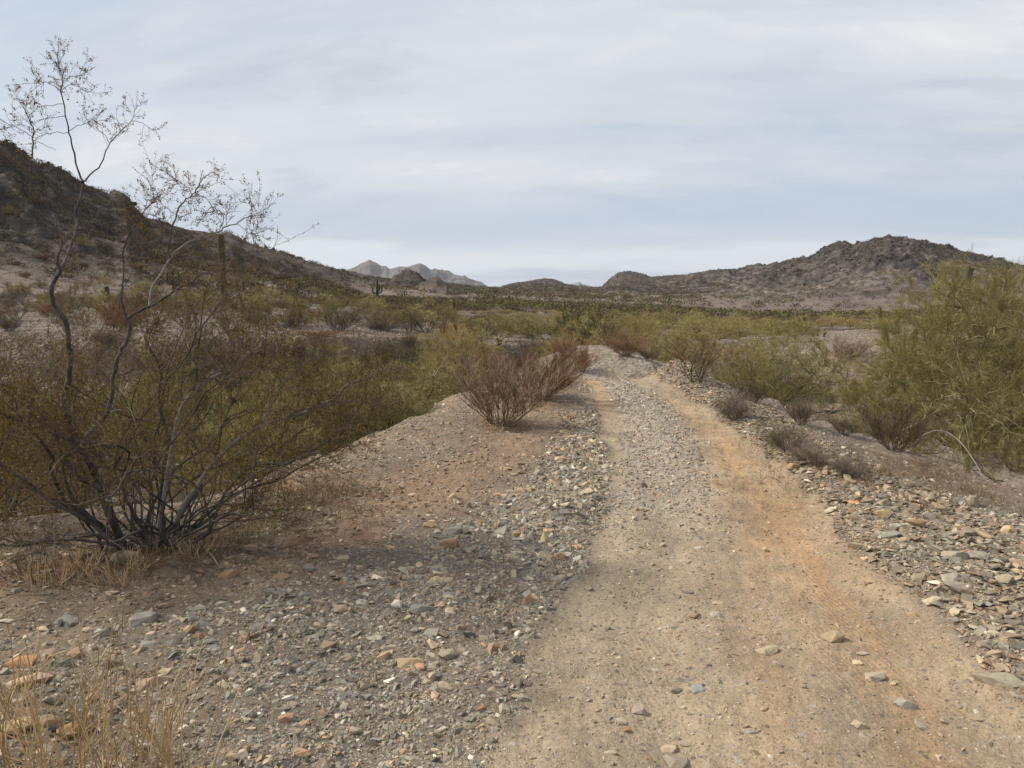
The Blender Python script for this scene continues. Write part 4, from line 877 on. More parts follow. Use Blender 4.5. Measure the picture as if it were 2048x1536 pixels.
SP = {
 'palo': Species('palo_verde_tree', 'tree', ('trunk', 'crown'), [paloverde(401+i) for i in range(4)]),
 'palofar': Species('palo_verde_tree', 'tree', ('trunk', 'crown'), [paloverde(421+i, n2=60, n3=380, ntw=2600, nbl=5200, tw=0.009, bl=0.26) for i in range(4)]),
 'dark': Species('mesquite_tree', 'tree', ('trunk', 'crown'), [paloverde(431+i, ntw=5000, nbl=14000, tw=0.006, twigmat='mes_twig', barkm='pv_dark', bl=0.2) for i in range(2)]),
 'creo': Species('creosote_bush', 'bush', ('stem_cluster', 'foliage'), [creosote(441+i) for i in range(4)]),
 'creob': Species('brown_creosote_bush', 'bush', ('stem_cluster', 'foliage'), [creosote(451+i, leafmat='creo_leaf') for i in range(3)]),
 'rust': Species('rusty_shrub', 'shrub', ('stem_cluster', 'twig_crown'), [twiggy(461+i, 1.2, 1.0, 36, 420, 3200, 'brown_twig', 'rust_twig', 0.008, 0.0028, 0.08, 0.5) for i in range(3)]),
 'grey': Species('bursage_shrub', 'shrub', ('stem_cluster', 'twig_crown'), [twiggy(471+i, 0.7, 1.0, 70, 700, 2600, 'grey_twig', 'grey_twig', 0.005, 0.0020) for i in range(3)]),
 'brown': Species('dry_brown_shrub', 'shrub', ('stem_cluster', 'twig_crown'), [twiggy(481+i, 0.9, 0.85, 34, 300, 2000, 'brown_twig', 'brown_twig', 0.007, 0.0024, 0.1) for i in range(3)]),
}
rgp = np.random.default_rng(51)
PLANTS = []
def plant(sp, x, y, h, wide=None, label='x', group=None, var=None, sink=0.0):
    s = SP[sp]; i = int(rgp.integers(0, len(s.v))) if var is None else var; a, b, H, W = s.v[i]
    z = float(gz(x, y)[0])-sink; sz = h/H; sxy = (wide/2/W) if wide else sz
    root = bpy.data.objects.new(s.kind, None); COL.objects.link(root); root.empty_display_size = 0.2
    root.location = (x, y, z); root.rotation_euler = (0, 0, rgp.uniform(0, 6.28)); root.scale = (sxy, sxy, sz)
    link(s.pn[0], a, root); link(s.pn[1], b, root); tag(root, label, s.cat, group)
    q = project(x, y, z+h*0.5); PLANTS.append((float(q[0]), float(q[1]), root, sp)); return root
def plant_px(sp, px, r, ytop, wpx, label, group=None, var=None):
    x, y = xy_at(px, r); z = float(gz(x, y)[0]); h = max(0.25, float(z_at(px, ytop, r))-z); return plant(sp, x, y, h, wpx/F*r*1.0, label, group, var)
def plant_base(sp, px, py, ytop, wpx, label, group=None, var=None):
    x, y, z = hit(px, py); r = math.hypot(x, y); h = max(0.2, float(z_at(px, ytop, r))-z); return plant(sp, x, y, h, wpx/F*r, label, group, var)

# --- the big creosote bush
def big_creosote():
    bx, by, bz = hit(290, 1100); d0 = math.hypot(bx, by)
    root = bpy.data.objects.new('creosote_bush', None); COL.objects.link(root); root.location = (bx, by, bz)
    tag(root, 'tall straggly creosote bush with bare dark stems, the biggest plant at the left', 'bush')
    org = np.array([bx, by, bz]); rg = np.random.default_rng(61)
    def w3(px, py, dep):     # point on the sight line at depth dep past the root
        u, dy, dz = pdir(px, py); l = math.hypot(u, dy); t = (d0+dep)/l; return np.array([u*t, dy*t, CAMZ+dz*t])-org
    ST = [ # (points, r_base mm, r_tip mm, depth base->tip, spray?)
     ([(262,1100),(242,1080),(215,1028),(199,975),(187,938),(166,905),(145,883),(135,837),(127,820),(126,792),(133,775),(139,745),(142,708),(137,689),(135,650),(117,622),(105,604),(102,580),(109,563),(121,540)], 17, 9.5, 0.0, 0.25, 0),
     ([(121,540),(115,522),(117,506),(124,491),(122,469),(105,456),(86,444),(70,426),(63,403),(60,364),(64,310),(67,275),(68,255),(55,234),(47,214)], 7, 1.8, 0.25, 0.1, 2),
     ([(121,540),(133,516),(144,489),(152,469),(154,448),(152,422),(160,393),(167,366)], 7, 5, 0.25, 0.35, 0),
     ([(167,366),(163,359),(150,322),(147,298),(137,265),(133,232),(127,208),(121,181),(126,158),(117,130),(115,103)], 4.8, 1.4, 0.35, 0.3, 3),
     ([(167,366),(172,359),(199,335),(209,310),(219,286),(242,263),(264,242),(273,214)], 4, 1.3, 0.35, 0.45, 2),
     ([(264,242),(285,246),(305,262)], 1.6, 1.0, 0.45, 0.45, 1),
     ([(137,265),(105,265),(88,269),(70,279)], 1.7, 1.0, 0.3, 0.2, 1), ([(133,232),(98,236),(78,240)], 1.6, 0.9, 0.3, 0.3, 1), ([(127,208),(94,212),(70,206)], 1.5, 0.9, 0.3, 0.35, 1),
     ([(121,181),(103,167),(85,164),(78,160)], 1.7, 0.9, 0.3, 0.2, 2), ([(121,181),(137,169),(156,173),(176,187)], 1.7, 0.9, 0.3, 0.4, 2), ([(126,158),(150,152),(170,150)], 1.4, 0.9, 0.3, 0.35, 2),
     ([(138,262),(156,251),(172,246),(188,240)], 1.8, 1.0, 0.3, 0.4, 2), ([(219,286),(211,271),(191,255),(176,246)], 1.8, 1.0, 0.4, 0.4, 1), ([(67,275),(40,258),(8,244)], 1.7, 0.9, 0.1, 0.0, 2), ([(64,310),(40,300),(20,290)], 1.6, 0.9, 0.1, 0.0, 1), ([(67,280),(90,290),(112,300)], 1.6, 0.9, 0.1, 0.1, 0),
     ([(199,977),(176,963),(154,954),(141,932),(125,920),(127,915),(156,899),(170,889),(176,865),(207,837),(215,820),(225,786),(227,745),(238,706),(254,683),(262,652),(254,639)], 14, 8, 0.0, -0.25, 0),
     ([(254,639),(246,614),(242,581),(248,542),(246,506),(254,477),(273,448),(283,428),(300,408),(319,392)], 5, 1.5, -0.25, -0.4, 2),
     ([(254,639),(270,626),(299,612),(325,599),(362,573),(385,564),(395,552),(414,545),(436,552)], 7, 2, -0.25, -0.1, 1),
     ([(299,612),(302,593),(306,570),(321,550),(334,528),(342,513),(356,499),(379,484),(407,470),(438,464),(454,452),(475,448),(487,437),(504,433),(518,429),(526,445)], 7.5, 1.2, -0.22, -0.3, 1),
     ([(342,513),(336,515),(337,486),(344,452),(353,431),(358,415),(373,398),(383,394),(391,378),(407,355),(420,345),(436,349)], 5, 1.3, -0.25, -0.2, 2),
     ([(383,394),(380,380),(375,374),(362,366),(348,356)], 1.8, 1.0, -0.2, -0.3, 3), ([(373,398),(368,380),(364,370)], 1.5, 0.9, -0.2, -0.1, 2), ([(385,394),(407,391),(420,403),(426,420)], 1.6, 0.9, -0.2, -0.3, 2), ([(353,431),(340,420),(322,406),(312,396)], 1.6, 0.9, -0.2, -0.1, 3), ([(353,431),(370,434),(385,421)], 1.5, 0.9, -0.2, 0.0, 1),
     ([(438,464),(450,437),(443,425),(430,422),(416,425),(399,441)], 1.8, 0.9, -0.28, -0.4, 2), ([(454,452),(452,430),(460,415)], 1.6, 0.9, -0.28, -0.2, 2), ([(475,448),(490,462),(510,470)], 1.6, 0.9, -0.3, -0.3, 3), ([(504,433),(505,415),(500,405)], 1.4, 0.9, -0.3, -0.3, 1), ([(487,437),(520,425),(535,415)], 1.4, 0.9, -0.3, -0.4, 1), ([(344,452),(330,440),(310,430)], 1.5, 0.9, -0.2, -0.3, 2),
     ([(349,1088),(353,1048),(363,1017),(384,986),(420,935),(451,900),(488,871),(522,850),(551,843),(578,831),(613,827),(637,812),(676,794),(687,775),(711,761),(738,757),(752,742),(767,737),(780,743)], 15, 2.5, 0.0, -0.5, 1),
     ([(578,831),(588,824),(605,816),(640,813),(666,808),(695,803),(719,800),(738,810)], 6, 1.8, -0.25, -0.5, 1), ([(640,813),(670,822),(690,840),(705,855)], 3.5, 1.5, -0.3, -0.6, 1),
     ([(522,850),(547,806),(558,777),(578,757),(598,732),(617,720),(636,714),(654,712)], 7, 1.8, -0.2, 0.1, 2), ([(558,777),(590,780),(600,760),(615,745)], 3, 1.3, -0.1, 0.1, 1),
     ([(312,1098),(318,1050),(330,990),(340,920),(352,859),(354,839),(368,804),(387,781),(415,759),(442,747),(471,740),(483,722),(495,706),(514,703),(536,701),(560,706),(588,715)], 14, 2.2, 0.05, 0.0, 1),
     ([(536,701),(552,690),(560,677),(575,674),(590,660),(602,645)], 3, 1.2, 0.0, 0.1, 1),
     ([(387,781),(395,745),(389,712),(401,675),(401,648),(405,617),(409,589),(417,565)], 6.5, 1.6, 0.02, 0.2, 2), ([(360,800),(362,765),(364,736),(372,710),(399,677)], 5, 2.5, 0.05, 0.1, 1), ([(401,675),(417,638),(432,609),(448,585),(470,555)], 3.5, 1.3, 0.1, 0.3, 2),
     ([(407,761),(410,720),(417,687),(436,669),(460,663),(489,659),(514,638)], 4, 1.3, 0.0, 0.2, 2), ([(471,740),(480,715),(492,690)], 2.2, 1.2, 0.0, -0.2, 1), ([(475,744),(500,748),(520,738),(553,734)], 3, 1.3, 0.0, -0.2, 1),
     ([(312,1098),(320,1000),(328,923),(340,888),(336,865),(329,850),(320,818),(318,771),(325,742),(305,706),(289,677),(292,665),(306,650),(320,640)], 11, 2.5, 0.1, 0.35, 2), ([(325,742),(345,724),(360,712)], 3, 1.4, 0.2, 0.3, 1),
     ([(230,1088),(160,1024),(131,1004),(117,981),(102,946),(100,930),(107,917),(86,883),(49,849),(16,831),(-20,824)], 11, 4, 0.05, -0.2, 1), ([(235,1088),(152,1008),(137,985),(125,942),(117,874),(105,857),(84,824),(49,796),(20,776),(-12,760)], 10, 3, 0.1, 0.35, 1),
     ([(230,1085),(160,1032),(98,1004),(59,967),(23,942),(-5,925)], 9, 3.5, -0.05, -0.4, 1), ([(240,1092),(195,1084),(148,1079),(109,1081),(43,1092),(-20,1088)], 8, 3.5, -0.1, -0.3, 1),
     ([(345,1092),(374,1065),(405,1034),(434,1013),(467,986),(509,973),(561,959),(592,939),(627,921),(666,902),(689,884),(691,863)], 9, 1.5, -0.05, -0.4, 1), ([(360,1088),(436,1061),(484,1032),(515,995),(549,973)], 6, 1.5, -0.1, -0.3, 1), ([(350,1092),(397,1061),(426,1044),(488,1041),(551,1035),(576,1042)], 5, 1.3, -0.15, -0.4, 1),
     ([(254,965),(225,989),(219,1012),(213,1063),(215,1100),(187,1153)], 4, 3, -0.25, -0.45, 0), ([(217,824),(234,822),(256,814),(266,827),(270,849),(281,865)], 3.4, 1.8, -0.1, -0.3, 0), ([(166,905),(140,880),(118,866),(95,870)], 4.5, 1.8, 0.0, -0.2, 0), ([(121,540),(140,537)], 1, 1, 0.25, 0.3, 0),
     ([(127,915),(110,925),(98,950)], 3.0, 1.5, 0.0, -0.2, 0), ([(245,1075),(220,1010),(205,960),(180,915),(160,890),(150,850),(148,800),(160,760)], 8, 2.5, 0.2, 0.5, 2),
    ]
    tips = []; allp = []
    for pts, ra, rb, da, db, sp in ST:
        n = len(pts); P = np.array([w3(p[0], p[1], da+(db-da)*i/(n-1)) for i, p in enumerate(pts)])
        # resample with slight kinks
        k = max(4, 3*(n-1)+1); t = np.linspace(0, n-1, k); Pi = np.stack([np.interp(t, np.arange(n), P[:, j]) for j in range(3)], -1)
        Ps = Pi.copy(); Ps[1:-1] = (Pi[:-2]+2*Pi[1:-1]+Pi[2:])/4; Ps[1:-1] += rg.normal(0, 0.0025, Ps[1:-1].shape)
        R = 1.2*np.linspace(ra, rb, k)/1000*rg.uniform(0.92, 1.1, k); V, Q_ = tubes(Ps[None], R[None], 6)
        me = make_mesh('branch', V, Q_, MT['pale_bark'] if (2 <= ra <= 3.5 or (ra > 5 and P[-1][0] > 0.6 and pts[-1][1] < 860)) else MT['bark'], smooth=True); link('branch', me, root)
        if sp: allp.append((Ps, R, sp))
    # stems that were not traced: they fill the bush
    nst = 42; a = rg.uniform(0, 2*pi, nst); inc = rg.uniform(0.2, 1.6, nst); D = np.stack([np.cos(a)*inc, np.sin(a)*inc*0.8, np.ones(nst)], -1)
    P = np.stack([rg.uniform(-0.28, 0.2, nst), rg.uniform(-0.1, 0.2, nst), np.full(nst, -0.04)], -1)
    p1, r1 = grow(rg, P, D, rg.uniform(0.9, 2.15, nst)*(1.15-0.2*inc), rg.uniform(0.005, 0.013, nst), 16, 0.25, 0.02, 0.25)
    for i in range(nst):
        V, Q_ = tubes(p1[i:i+1], r1[i:i+1], 5); link('branch', make_mesh('branch', V, Q_, MT['bark'], smooth=True), root)
    P, D, r = spawn(rg, p1, r1, 420, 0.42, 1.0, 0.9); p2, r2 = grow(rg, P, D, rg.uniform(0.25, 0.6, 420), r*0.5, 6, 0.22, 0.05, 0.4)
    P, D, r = spawn(rg, p2, r2, 3600, 0.2, 1.0, 0.9); p3, r3 = grow(rg, P, D, rg.uniform(0.1, 0.26, 3600), np.full(3600, 0.0011), 4, 0.25, 0.05, 0.6)
    side = [tubes(p2, r2, 4), tubes(p3, r3, 3)]; lfp = [spawn(rg, p3, r3, 26000, 0.2, 1.0, 1)[0]]; 
    for Ps, R, sp in allp:
        k = len(Ps); L = np.linalg.norm(np.diff(Ps, axis=0), axis=1).sum(); high = Ps[-1, 2] > 1.55
        fr = 0.55 if sp == 1 else (0.5 if sp == 2 else 0.35); n2 = int((7, 13, 18)[sp-1]*max(0.6, L/0.35)**0.6) if high else int(20*max(1, L/0.4)**0.8)
        P, D, r = spawn(rg, Ps[None], R[None], n2, 1-fr, 1.0, 0.9); p2, r2 = grow(rg, P, D, rg.uniform(0.06, 0.17, n2) if high else rg.uniform(0.12, 0.34, n2), np.full(n2, 0.0011), 5, 0.22, 0.10, 0.7)
        n3 = n2*(3 if high else 7); P, D, r = spawn(rg, p2, r2, n3, 0.15, 1.0, 1.0); p3, r3 = grow(rg, P, D, rg.uniform(0.02, 0.06, n3)*(1 if high else 2.0), np.full(n3, 0.0008), 2, 0.2, 0.1, 0.8)
        side += [tubes(p2, r2, 3), tubes(p3, r3, 3)]; nl = n3*(3 if high else 3)
        lfp.append(spawn(rg, p3, r3, nl, 0.5, 1.0, 1)[0])
    link('twig_cluster', make_mesh('twig_cluster', *join(side), MT['creo_twig']), root)
    LP = np.concatenate(lfp); LP = LP+rg.normal(0, 0.004, LP.shape); LP2 = LP+rg.normal(0, 0.005, LP.shape)
    link('foliage', make_mesh('foliage', *join([leaves(rg, LP, 0.0085, 0.4), leaves(rg, LP2, 0.0075, 0.4)]), MT['creo_leaf']), root)
    return root
BIG = big_creosote()

# --- single plants read off the photograph
PV = 'palo'
for px, r, yt, wp, sp, lab in [
 (1905, 11.5, 512, 620, 'hero', ''),
 (560, 15, 690, 330, PV, 'palo verde in the left wash behind the long pale branch of the big bush'),
 (410, 17, 682, 300, 'dark', 'dark green tree in the left wash behind the middle of the big bush'),
 (300, 14, 705, 290, PV, 'palo verde in the left wash behind the stems of the big bush'),
 (650, 12.5, 790, 260, PV, 'low palo verde just under the shoulder of the left bank'),
 (850, 15.5, 700, 280, PV, 'bright yellow green palo verde in the wash left of the rusty bush'),
 (775, 12, 765, 240, PV, 'palo verde low in the wash in front of the bright yellow green one'),
 (930, 19, 668, 170, PV, 'slim palo verde rising behind the bright yellow green one'),
 (470, 11, 800, 330, PV, 'palo verde deep in the wash right of the big bush foot'),
 (140, 15, 725, 320, PV, 'palo verde in the left wash behind the tall left stem'),
 (-20, 14, 740, 300, PV, 'palo verde cut by the left edge in the wash'),
 (730, 19, 705, 220, 'dark', 'dark green tree at the foot of the far bank of the left wash'),
 (820, 20, 688, 200, 'dark', 'dark green tree at the foot of the far bank beside pale gravel'),
 (640, 22, 690, 170, 'dark', 'dark green tree in the wash below the eroded brown bank'),
 (1165, 30, 612, 190, 'dark', 'dark green tree beyond the end of the track'),
 (1065, 33, 625, 150, PV, 'palo verde left of the dark tree beyond the track end'),
 (1150, 27, 645, 210, PV, 'yellow green palo verde right behind the end of the track'),
 (1290, 30, 640, 210, PV, 'palo verde right of the end of the track'),
 (1370, 24, 650, 170, PV, 'palo verde behind the brown bush on the right side of the track'),
 (1575, 18.5, 650, 240, PV, 'full palo verde standing alone right of the track'),
 (1490, 17, 675, 170, PV, 'palo verde between the brown bush and the full palo verde'),
 (675, 29, 600, 210, 'creo', 'large olive bush on top of the far wash bank'),
 (560, 31, 612, 190, 'creo', 'olive bush on the far bank left of the large olive one'),
 (850, 33, 610, 170, 'creo', 'olive bush on the far bank right of the large olive one'),
 (760, 31, 640, 120, 'grey', 'grey bush on the crest of the far bank'),
 (640, 26.5, 665, 130, 'rust', 'rusty bush hanging over the eroded far bank'),
 (965, 33, 630, 130, 'creo', 'olive bush above the bare gravel bank')]:
    if sp != 'hero': plant_px(sp, px, r, yt, wp, lab)
# the great palo verde on the right: denser, own mesh
tr, cr = paloverde(499, H=4.0, Rw=2.9, n1=30, n2=330, n3=3600, ntw=34000, nbl=150000, tw=0.0025, r0=0.07, bl=0.16)
H_, W_ = dims(cr); x, y = xy_at(1962, 11.8); z = float(gz(x, y)[0]); hh = float(z_at(1900, 535, 11.8))-z
root = bpy.data.objects.new('palo_verde_tree', None); COL.objects.link(root); root.location = (x, y, z); sx = (440/F*11.8)/2/W_; root.scale = (sx, sx, hh/H_); root.rotation_euler = (0, 0, 2.1)
link('trunk', tr, root); link('crown', cr, root); tag(root, 'huge sprawling yellow green palo verde at the right, its twigs reaching the ground', 'tree')
for px, py, yt, wp, sp, lab in [
 (1000, 850, 698, 270, 'brown', 'brown twiggy bush with bare pale stems on the left shoulder of the ridge'),
 (1085, 800, 680, 230, 'rust', 'rust red bush just behind the brown twiggy bush on the ridge'),
 (985, 792, 695, 190, 'creob', 'olive brown bush behind the left half of the brown twiggy bush'),
 (1165, 745, 690, 70, 'rust', 'small rusty bush at the left edge of the track near the dip'),
 (1128, 712, 672, 90, 'rust', 'rusty bush on the left side of the last rise of the track'),
 (1250, 712, 665, 110, 'rust', 'rusty bush right of the far end of the track'),
 (1300, 722, 690, 60, 'brown', 'little brown shrub below the rusty bush at the dip'),
 (1395, 765, 660, 190, 'creob', 'brown red bush with a dark foot right of the track'),
 (1515, 788, 700, 190, 'grey', 'grey bare bush in front of the full palo verde'),
 (1580, 790, 745, 120, 'grey', 'grey bare bush under the right side of the full palo verde'),
 (1470, 838, 785, 110, 'grey', 'first grey bursage on the slope right of the track'),
 (1505, 805, 765, 100, 'brown', 'brown shrub above the first grey bursage'),
 (1605, 850, 795, 110, 'brown', 'brown shrub left of the black dead branch'),
 (1565, 900, 840, 130, 'grey', 'grey bursage half way down the right slope'),
 (1625, 925, 880, 120, 'grey', 'grey bursage below the half way one'),
 (1700, 955, 905, 80, 'grey', 'small grey tuft nearest the right rubble strip'),
 (1690, 720, 672, 90, 'brown', 'brown shrub on the pale slope left of the huge palo verde'),
 (1735, 800, 760, 90, 'brown', 'brown shrub at the left foot of the huge palo verde'),
 (1690, 870, 830, 90, 'brown', 'low brown shrub below the black dead branch'),
 (2030, 940, 850, 120, 'brown', 'brown shrub under the huge palo verde at the right edge'),
 (1790, 900, 800, 150, 'brown', 'brown thicket under the left side of the huge palo verde'),
 (1950, 915, 820, 170, 'brown', 'brown thicket under the middle of the huge palo verde')]:
    plant_base(sp, px, py, yt, wp, lab)
plant_px('creob', -60, 6.2, 640, 420, 'second creosote bush with brown leaves cut by the left edge')
plant_px('creob', 90, 8.0, 700, 330, 'brown leaved creosote bush just behind the left side of the big bush')

# --- saguaros
def saguaro_mesh(seed, H, r, arms, ribs=14):
    rg = np.random.default_rng(seed); bm = bmesh.new(); parts = []
    def col(path, rad):
        P = np.array(path); n = len(P); d = np.gradient(P, axis=0); d = nrm(d); u = nrm(np.cross(d, np.array([[0.02, 1.0, 0.03]]))); v = np.cross(d, u); k = ribs*2
        ang = np.arange(k)*2*pi/k; rr = np.where(np.arange(k) % 2, 0.82, 1.0)
        V = P[:, None]+(u[:, None]*np.cos(ang)[:, None]+v[:, None]*np.sin(ang)[:, None])*(np.array(rad)[:, None, None]*rr[None, :, None])
        b = (np.arange(n-1)[:, None])*k; i = np.arange(k); j = (i+1) % k; return V.reshape(-1, 3), np.stack([b+i, b+j, b+k+j, b+k+i], -1).reshape(-1, 4)
    cap = lambda r_: [r_*0.97, r_*0.86, r_*0.6, r_*0.12]
    zz = [-0.2, 0, H*0.3, H*0.6, H*0.85, H-r*1.2]; path = [(0.02*rg.normal(), 0, z) for z in zz]+[(0, 0, H-r*0.8), (0, 0, H-r*0.4), (0, 0, H-r*0.12), (0, 0, H)]
    rads = [r*0.8, r*0.85, r*1.0, r*1.05, r, r]+cap(r); main = col(path, rads); out = []
    for (az, z0, reach, top) in arms:
        ra = r*0.68; c, s = cos(az), sin(az); p = [(0, 0, z0), (reach*0.5, 0, z0-0.02*H), (reach*0.85, 0, z0+0.03*H), (reach, 0, z0+0.08*H), (reach, 0, (z0+top)/2), (reach, 0, top-ra), (reach, 0, top-ra*0.6), (reach, 0, top-ra*0.15), (reach, 0, top)]
        p = [(q[0]*c, q[0]*s, q[2]) for q in p]; out.append(col(p, [ra*0.8, ra*0.85, ra*0.95, ra, ra, ra, ra*0.85, ra*0.55, ra*0.1]))
    return main, out
SAG = [] # landmarks too
def saguaro(px, py, ytop, arms, label, r=None, wpx=None, seed=1, group='saguaros standing on the desert flats'):
    if r: x, y = xy_at(px, r); z = float(gz(x, y)[0])
    else: x, y, z = hit(px, py); r = math.hypot(x, y)
    h = float(z_at(px, ytop, r))-z; rad = max(0.14, (wpx/2/F*r if wpx else h*0.045))
    main, ar = saguaro_mesh(seed+int(px), h, rad, [(a, h*b, rad*c, h*d) for a, b, c, d in arms])
    root = bpy.data.objects.new('saguaro_cactus', None); COL.objects.link(root); root.location = (x, y, z); tag(root, label, 'cactus', group)
    link('stem', make_mesh('stem', *main, MT['cactus'], smooth=True), root)
    for v, q in ar: link('arm', make_mesh('arm', v, q, MT['cactus'], smooth=True), root)
    SAG.append((px, (py+ytop)/2, label)); return root
saguaro(215, 605, 572, [], 'short dark saguaro stub on pale ground behind the big bush', wpx=7)
saguaro(448, 612, 468, [], 'tall thick armless saguaro behind the right half of the big bush', wpx=12)
saguaro(347, 581, 540, [(0.1, 0.25, 4.2, 0.9), (3.2, 0.3, 4.2, 0.85), (1.4, 0.3, 3.5, 0.7), (4.4, 0.35, 2.8, 0.95)], 'candelabra saguaro with upright arms below the left hill', wpx=4)
saguaro(755, 603, 560, [(0.0, 0.42, 3.6, 0.72), (3.1, 0.40, 3.6, 0.68), (1.2, 0.5, 3.2, 0.8)], 'many armed saguaro above the row of chollas', wpx=5)
saguaro(1129, 621, 601, [], 'single stemmed saguaro beyond the end of the track', wpx=4)
saguaro(1607, 652, 634, [(0.1, 0.4, 3.4, 0.75), (3.2, 0.35, 3.2, 0.85)], 'two armed saguaro on the flat right of the track', wpx=5)
saguaro(1933, 650, 528, [(0.1, 0.42, 3.6, 0.62), (3.2, 0.38, 3.8, 0.60)], 'saguaro with two arms rising behind the huge palo verde', r=38, wpx=14)
saguaro(591, 592, 575, [], 'slender saguaro on the flat, right of the armless giant', wpx=3)
saguaro(648, 579, 564, [], 'small saguaro on the foot of the left hill slope', wpx=3)
saguaro(487, 582, 560, [(0.0, 0.45, 3.4, 0.7)], 'one armed saguaro right of the armless giant', wpx=3)
saguaro(693, 596, 577, [], 'thin saguaro left of the many armed one', wpx=3)
saguaro(809, 595, 581, [(0.0, 0.4, 3.3, 0.8)], 'one armed saguaro right of the many armed one', wpx=3)
saguaro(895, 588, 572, [], 'thin saguaro below the small dark knolls', wpx=3)
saguaro(986, 607, 591, [(3.1, 0.4, 3.2, 0.8)], 'one armed saguaro at the middle of the valley floor', wpx=3)
saguaro(1018, 603, 590, [(0.1, 0.35, 3.4, 0.8), (3.0, 0.35, 3.4, 0.75)], 'two armed saguaro at the middle of the valley floor', wpx=4)
saguaro(1176, 612, 604, [], 'little saguaro right of the single stemmed one', wpx=3)
saguaro(1352, 640, 622, [], 'little saguaro among the yellow green trees right of the track end', wpx=3)
saguaro(1760, 641, 616, [], 'thin saguaro at the foot of the right hill', wpx=3)
saguaro(662, 551, 538, [], 'tiny saguaro near the crest of the left hill spur', wpx=2.4)
saguaro(604, 538, 526, [], 'tiny saguaro high on the left hill spur', wpx=2.4)
# --- chollas
def cholla(seed, H=0.9):
    rg = np.random.default_rng(seed); nj = 34; a = rg.uniform(0, 2*pi, 7)
    P = np.zeros((1, 3)); p0, q0 = grow(rg, P, np.array([[0, 0, 1.0]]), np.array([H*0.35]), np.array([0.06]), 5, 0.08, 0, 0.8)
    P, D, r = spawn(rg, p0, q0, 7, 0.15, 1, 1.6); D[:, 2] = np.abs(D[:, 2])+0.2; p1, q1 = grow(rg, P, D, np.full(7, H*0.35), np.full(7, 0.04), 4, 0.15, 0.1, 0.9)
    P, D, r = spawn(rg, p1, q1, nj, 0.4, 1, 1.0); D[:, 2] = D[:, 2]+0.4; D = nrm(D); E = P+D*0.13*H
    Ps = np.stack([P, P+D*0.03*H, (P+E)/2, E-D*0.02*H, E], 1); R = np.tile(np.array([0.02, 0.04, 0.045, 0.035, 0.008])*H, (nj, 1)); j = tubes(Ps, R, 7)
    ns = 2600; i = rg.integers(0, nj, ns); t = rg.uniform(0.05, 1, ns)[:, None]; B = P[i]*(1-t)+E[i]*t; dd = nrm(rg.standard_normal((ns, 3))); s = prisms(B+dd*0.03*H, B+dd*0.075*H, np.full(ns, 0.0022), np.full(ns, 0.0008))
    return make_mesh('stem', *join([tubes(p0, q0, 7), tubes(p1, q1, 6)]), MT['chollatrunk']), make_mesh('joint_cluster', *join([j, s]), MT['spine'])
CH = [cholla(701+i) for i in range(3)]
CHS = []
def put_cholla(px, py, hpx, label, r=None):
    if r: x, y = xy_at(px, r); z = float(gz(x, y)[0])
    else: x, y, z = hit(px, py); r = math.hypot(x, y)
    s = hpx/F*r/0.95; root = bpy.data.objects.new('cholla_cactus', None); COL.objects.link(root); root.location = (x, y, z); root.scale = (s, s, s); root.rotation_euler = (0, 0, rgp.uniform(0, 6))
    a, b = CH[int(rgp.integers(0, 3))]; link('stem', a, root); link('joint_cluster', b, root); tag(root, label, 'cactus', 'teddy bear chollas on the flats'); CHS.append((px, py, root, 'pale')); return root
for i, px in enumerate([733, 741, 762, 772, 779, 786, 792, 799, 811, 833, 845, 855, 868, 878, 993]):
    put_cholla(px, 612+(i*7) % 9, 12+(i*5) % 5, 'pale cholla, %s from the left in the row under the many armed saguaro' % (['first'] + ORD[1:])[i] if px < 990 else 'pale cholla on the flat near the middle of the valley')
put_cholla(997, 700, 48, 'golden cholla with furry joints beside the rust red bushes')
put_cholla(978, 712, 36, 'smaller golden cholla left of the furry one')
put_cholla(1635, 672, 26, 'pale spreading cholla on the flat left of the huge palo verde')
put_cholla(1648, 674, 22, 'pale cholla touching the spreading one')

# --- dead wood
def dead_branch(name, px, py, wpx, label, mat, seed, r=None, arch=0.2, n=7):
    x, y, z = hit(px, py); L = wpx/F*math.hypot(x, y); rg = np.random.default_rng(seed)
    a = rg.uniform(0, 2*pi, n); D = np.stack([np.cos(a), np.sin(a)*0.6, rg.uniform(0.1, 0.9, n)], -1); P = rg.normal(0, 0.006, (n, 3)); P[:, 2] = 0.03
    p1, r1 = grow(rg, P, D, L*rg.uniform(0.4, 0.7, n), np.full(n, 0.018), 7, 0.28, -arch*0.4, 0.4)
    P, D, r_ = spawn(rg, p1, r1, n*5, 0.2, 1, 0.9); p2, r2 = grow(rg, P, D, L*rg.uniform(0.12, 0.3, n*5), r_*0.5, 4, 0.3, -0.03, 0.4)
    p1[..., 2] = np.maximum(p1[..., 2], 0.0); V, Q_ = join([tubes(p1, r1, 5), tubes(p2, r2, 4)])
    o = link(name, make_mesh(name, V, Q_, MT[mat])); o.location = (x, y, z); tag(o, label, 'branch'); return o
dead_branch('dead_branch', 1665, 828, 100, 'black dead branch lying on the slope left of the huge palo verde', 'dead', 3)
dead_branch('dead_branch', 1690, 765, 90, 'dark dead twigs on the pale slope above the black branch', 'dead', 4, n=5)
dead_branch('dead_branch', 1835, 905, 170, 'pale grey dead branch pile under the huge palo verde', 'deadpale', 5, n=9)
dead_branch('dead_branch', 1990, 965, 80, 'dark fallen branch at the right edge below the huge palo verde', 'dead', 6, n=6)
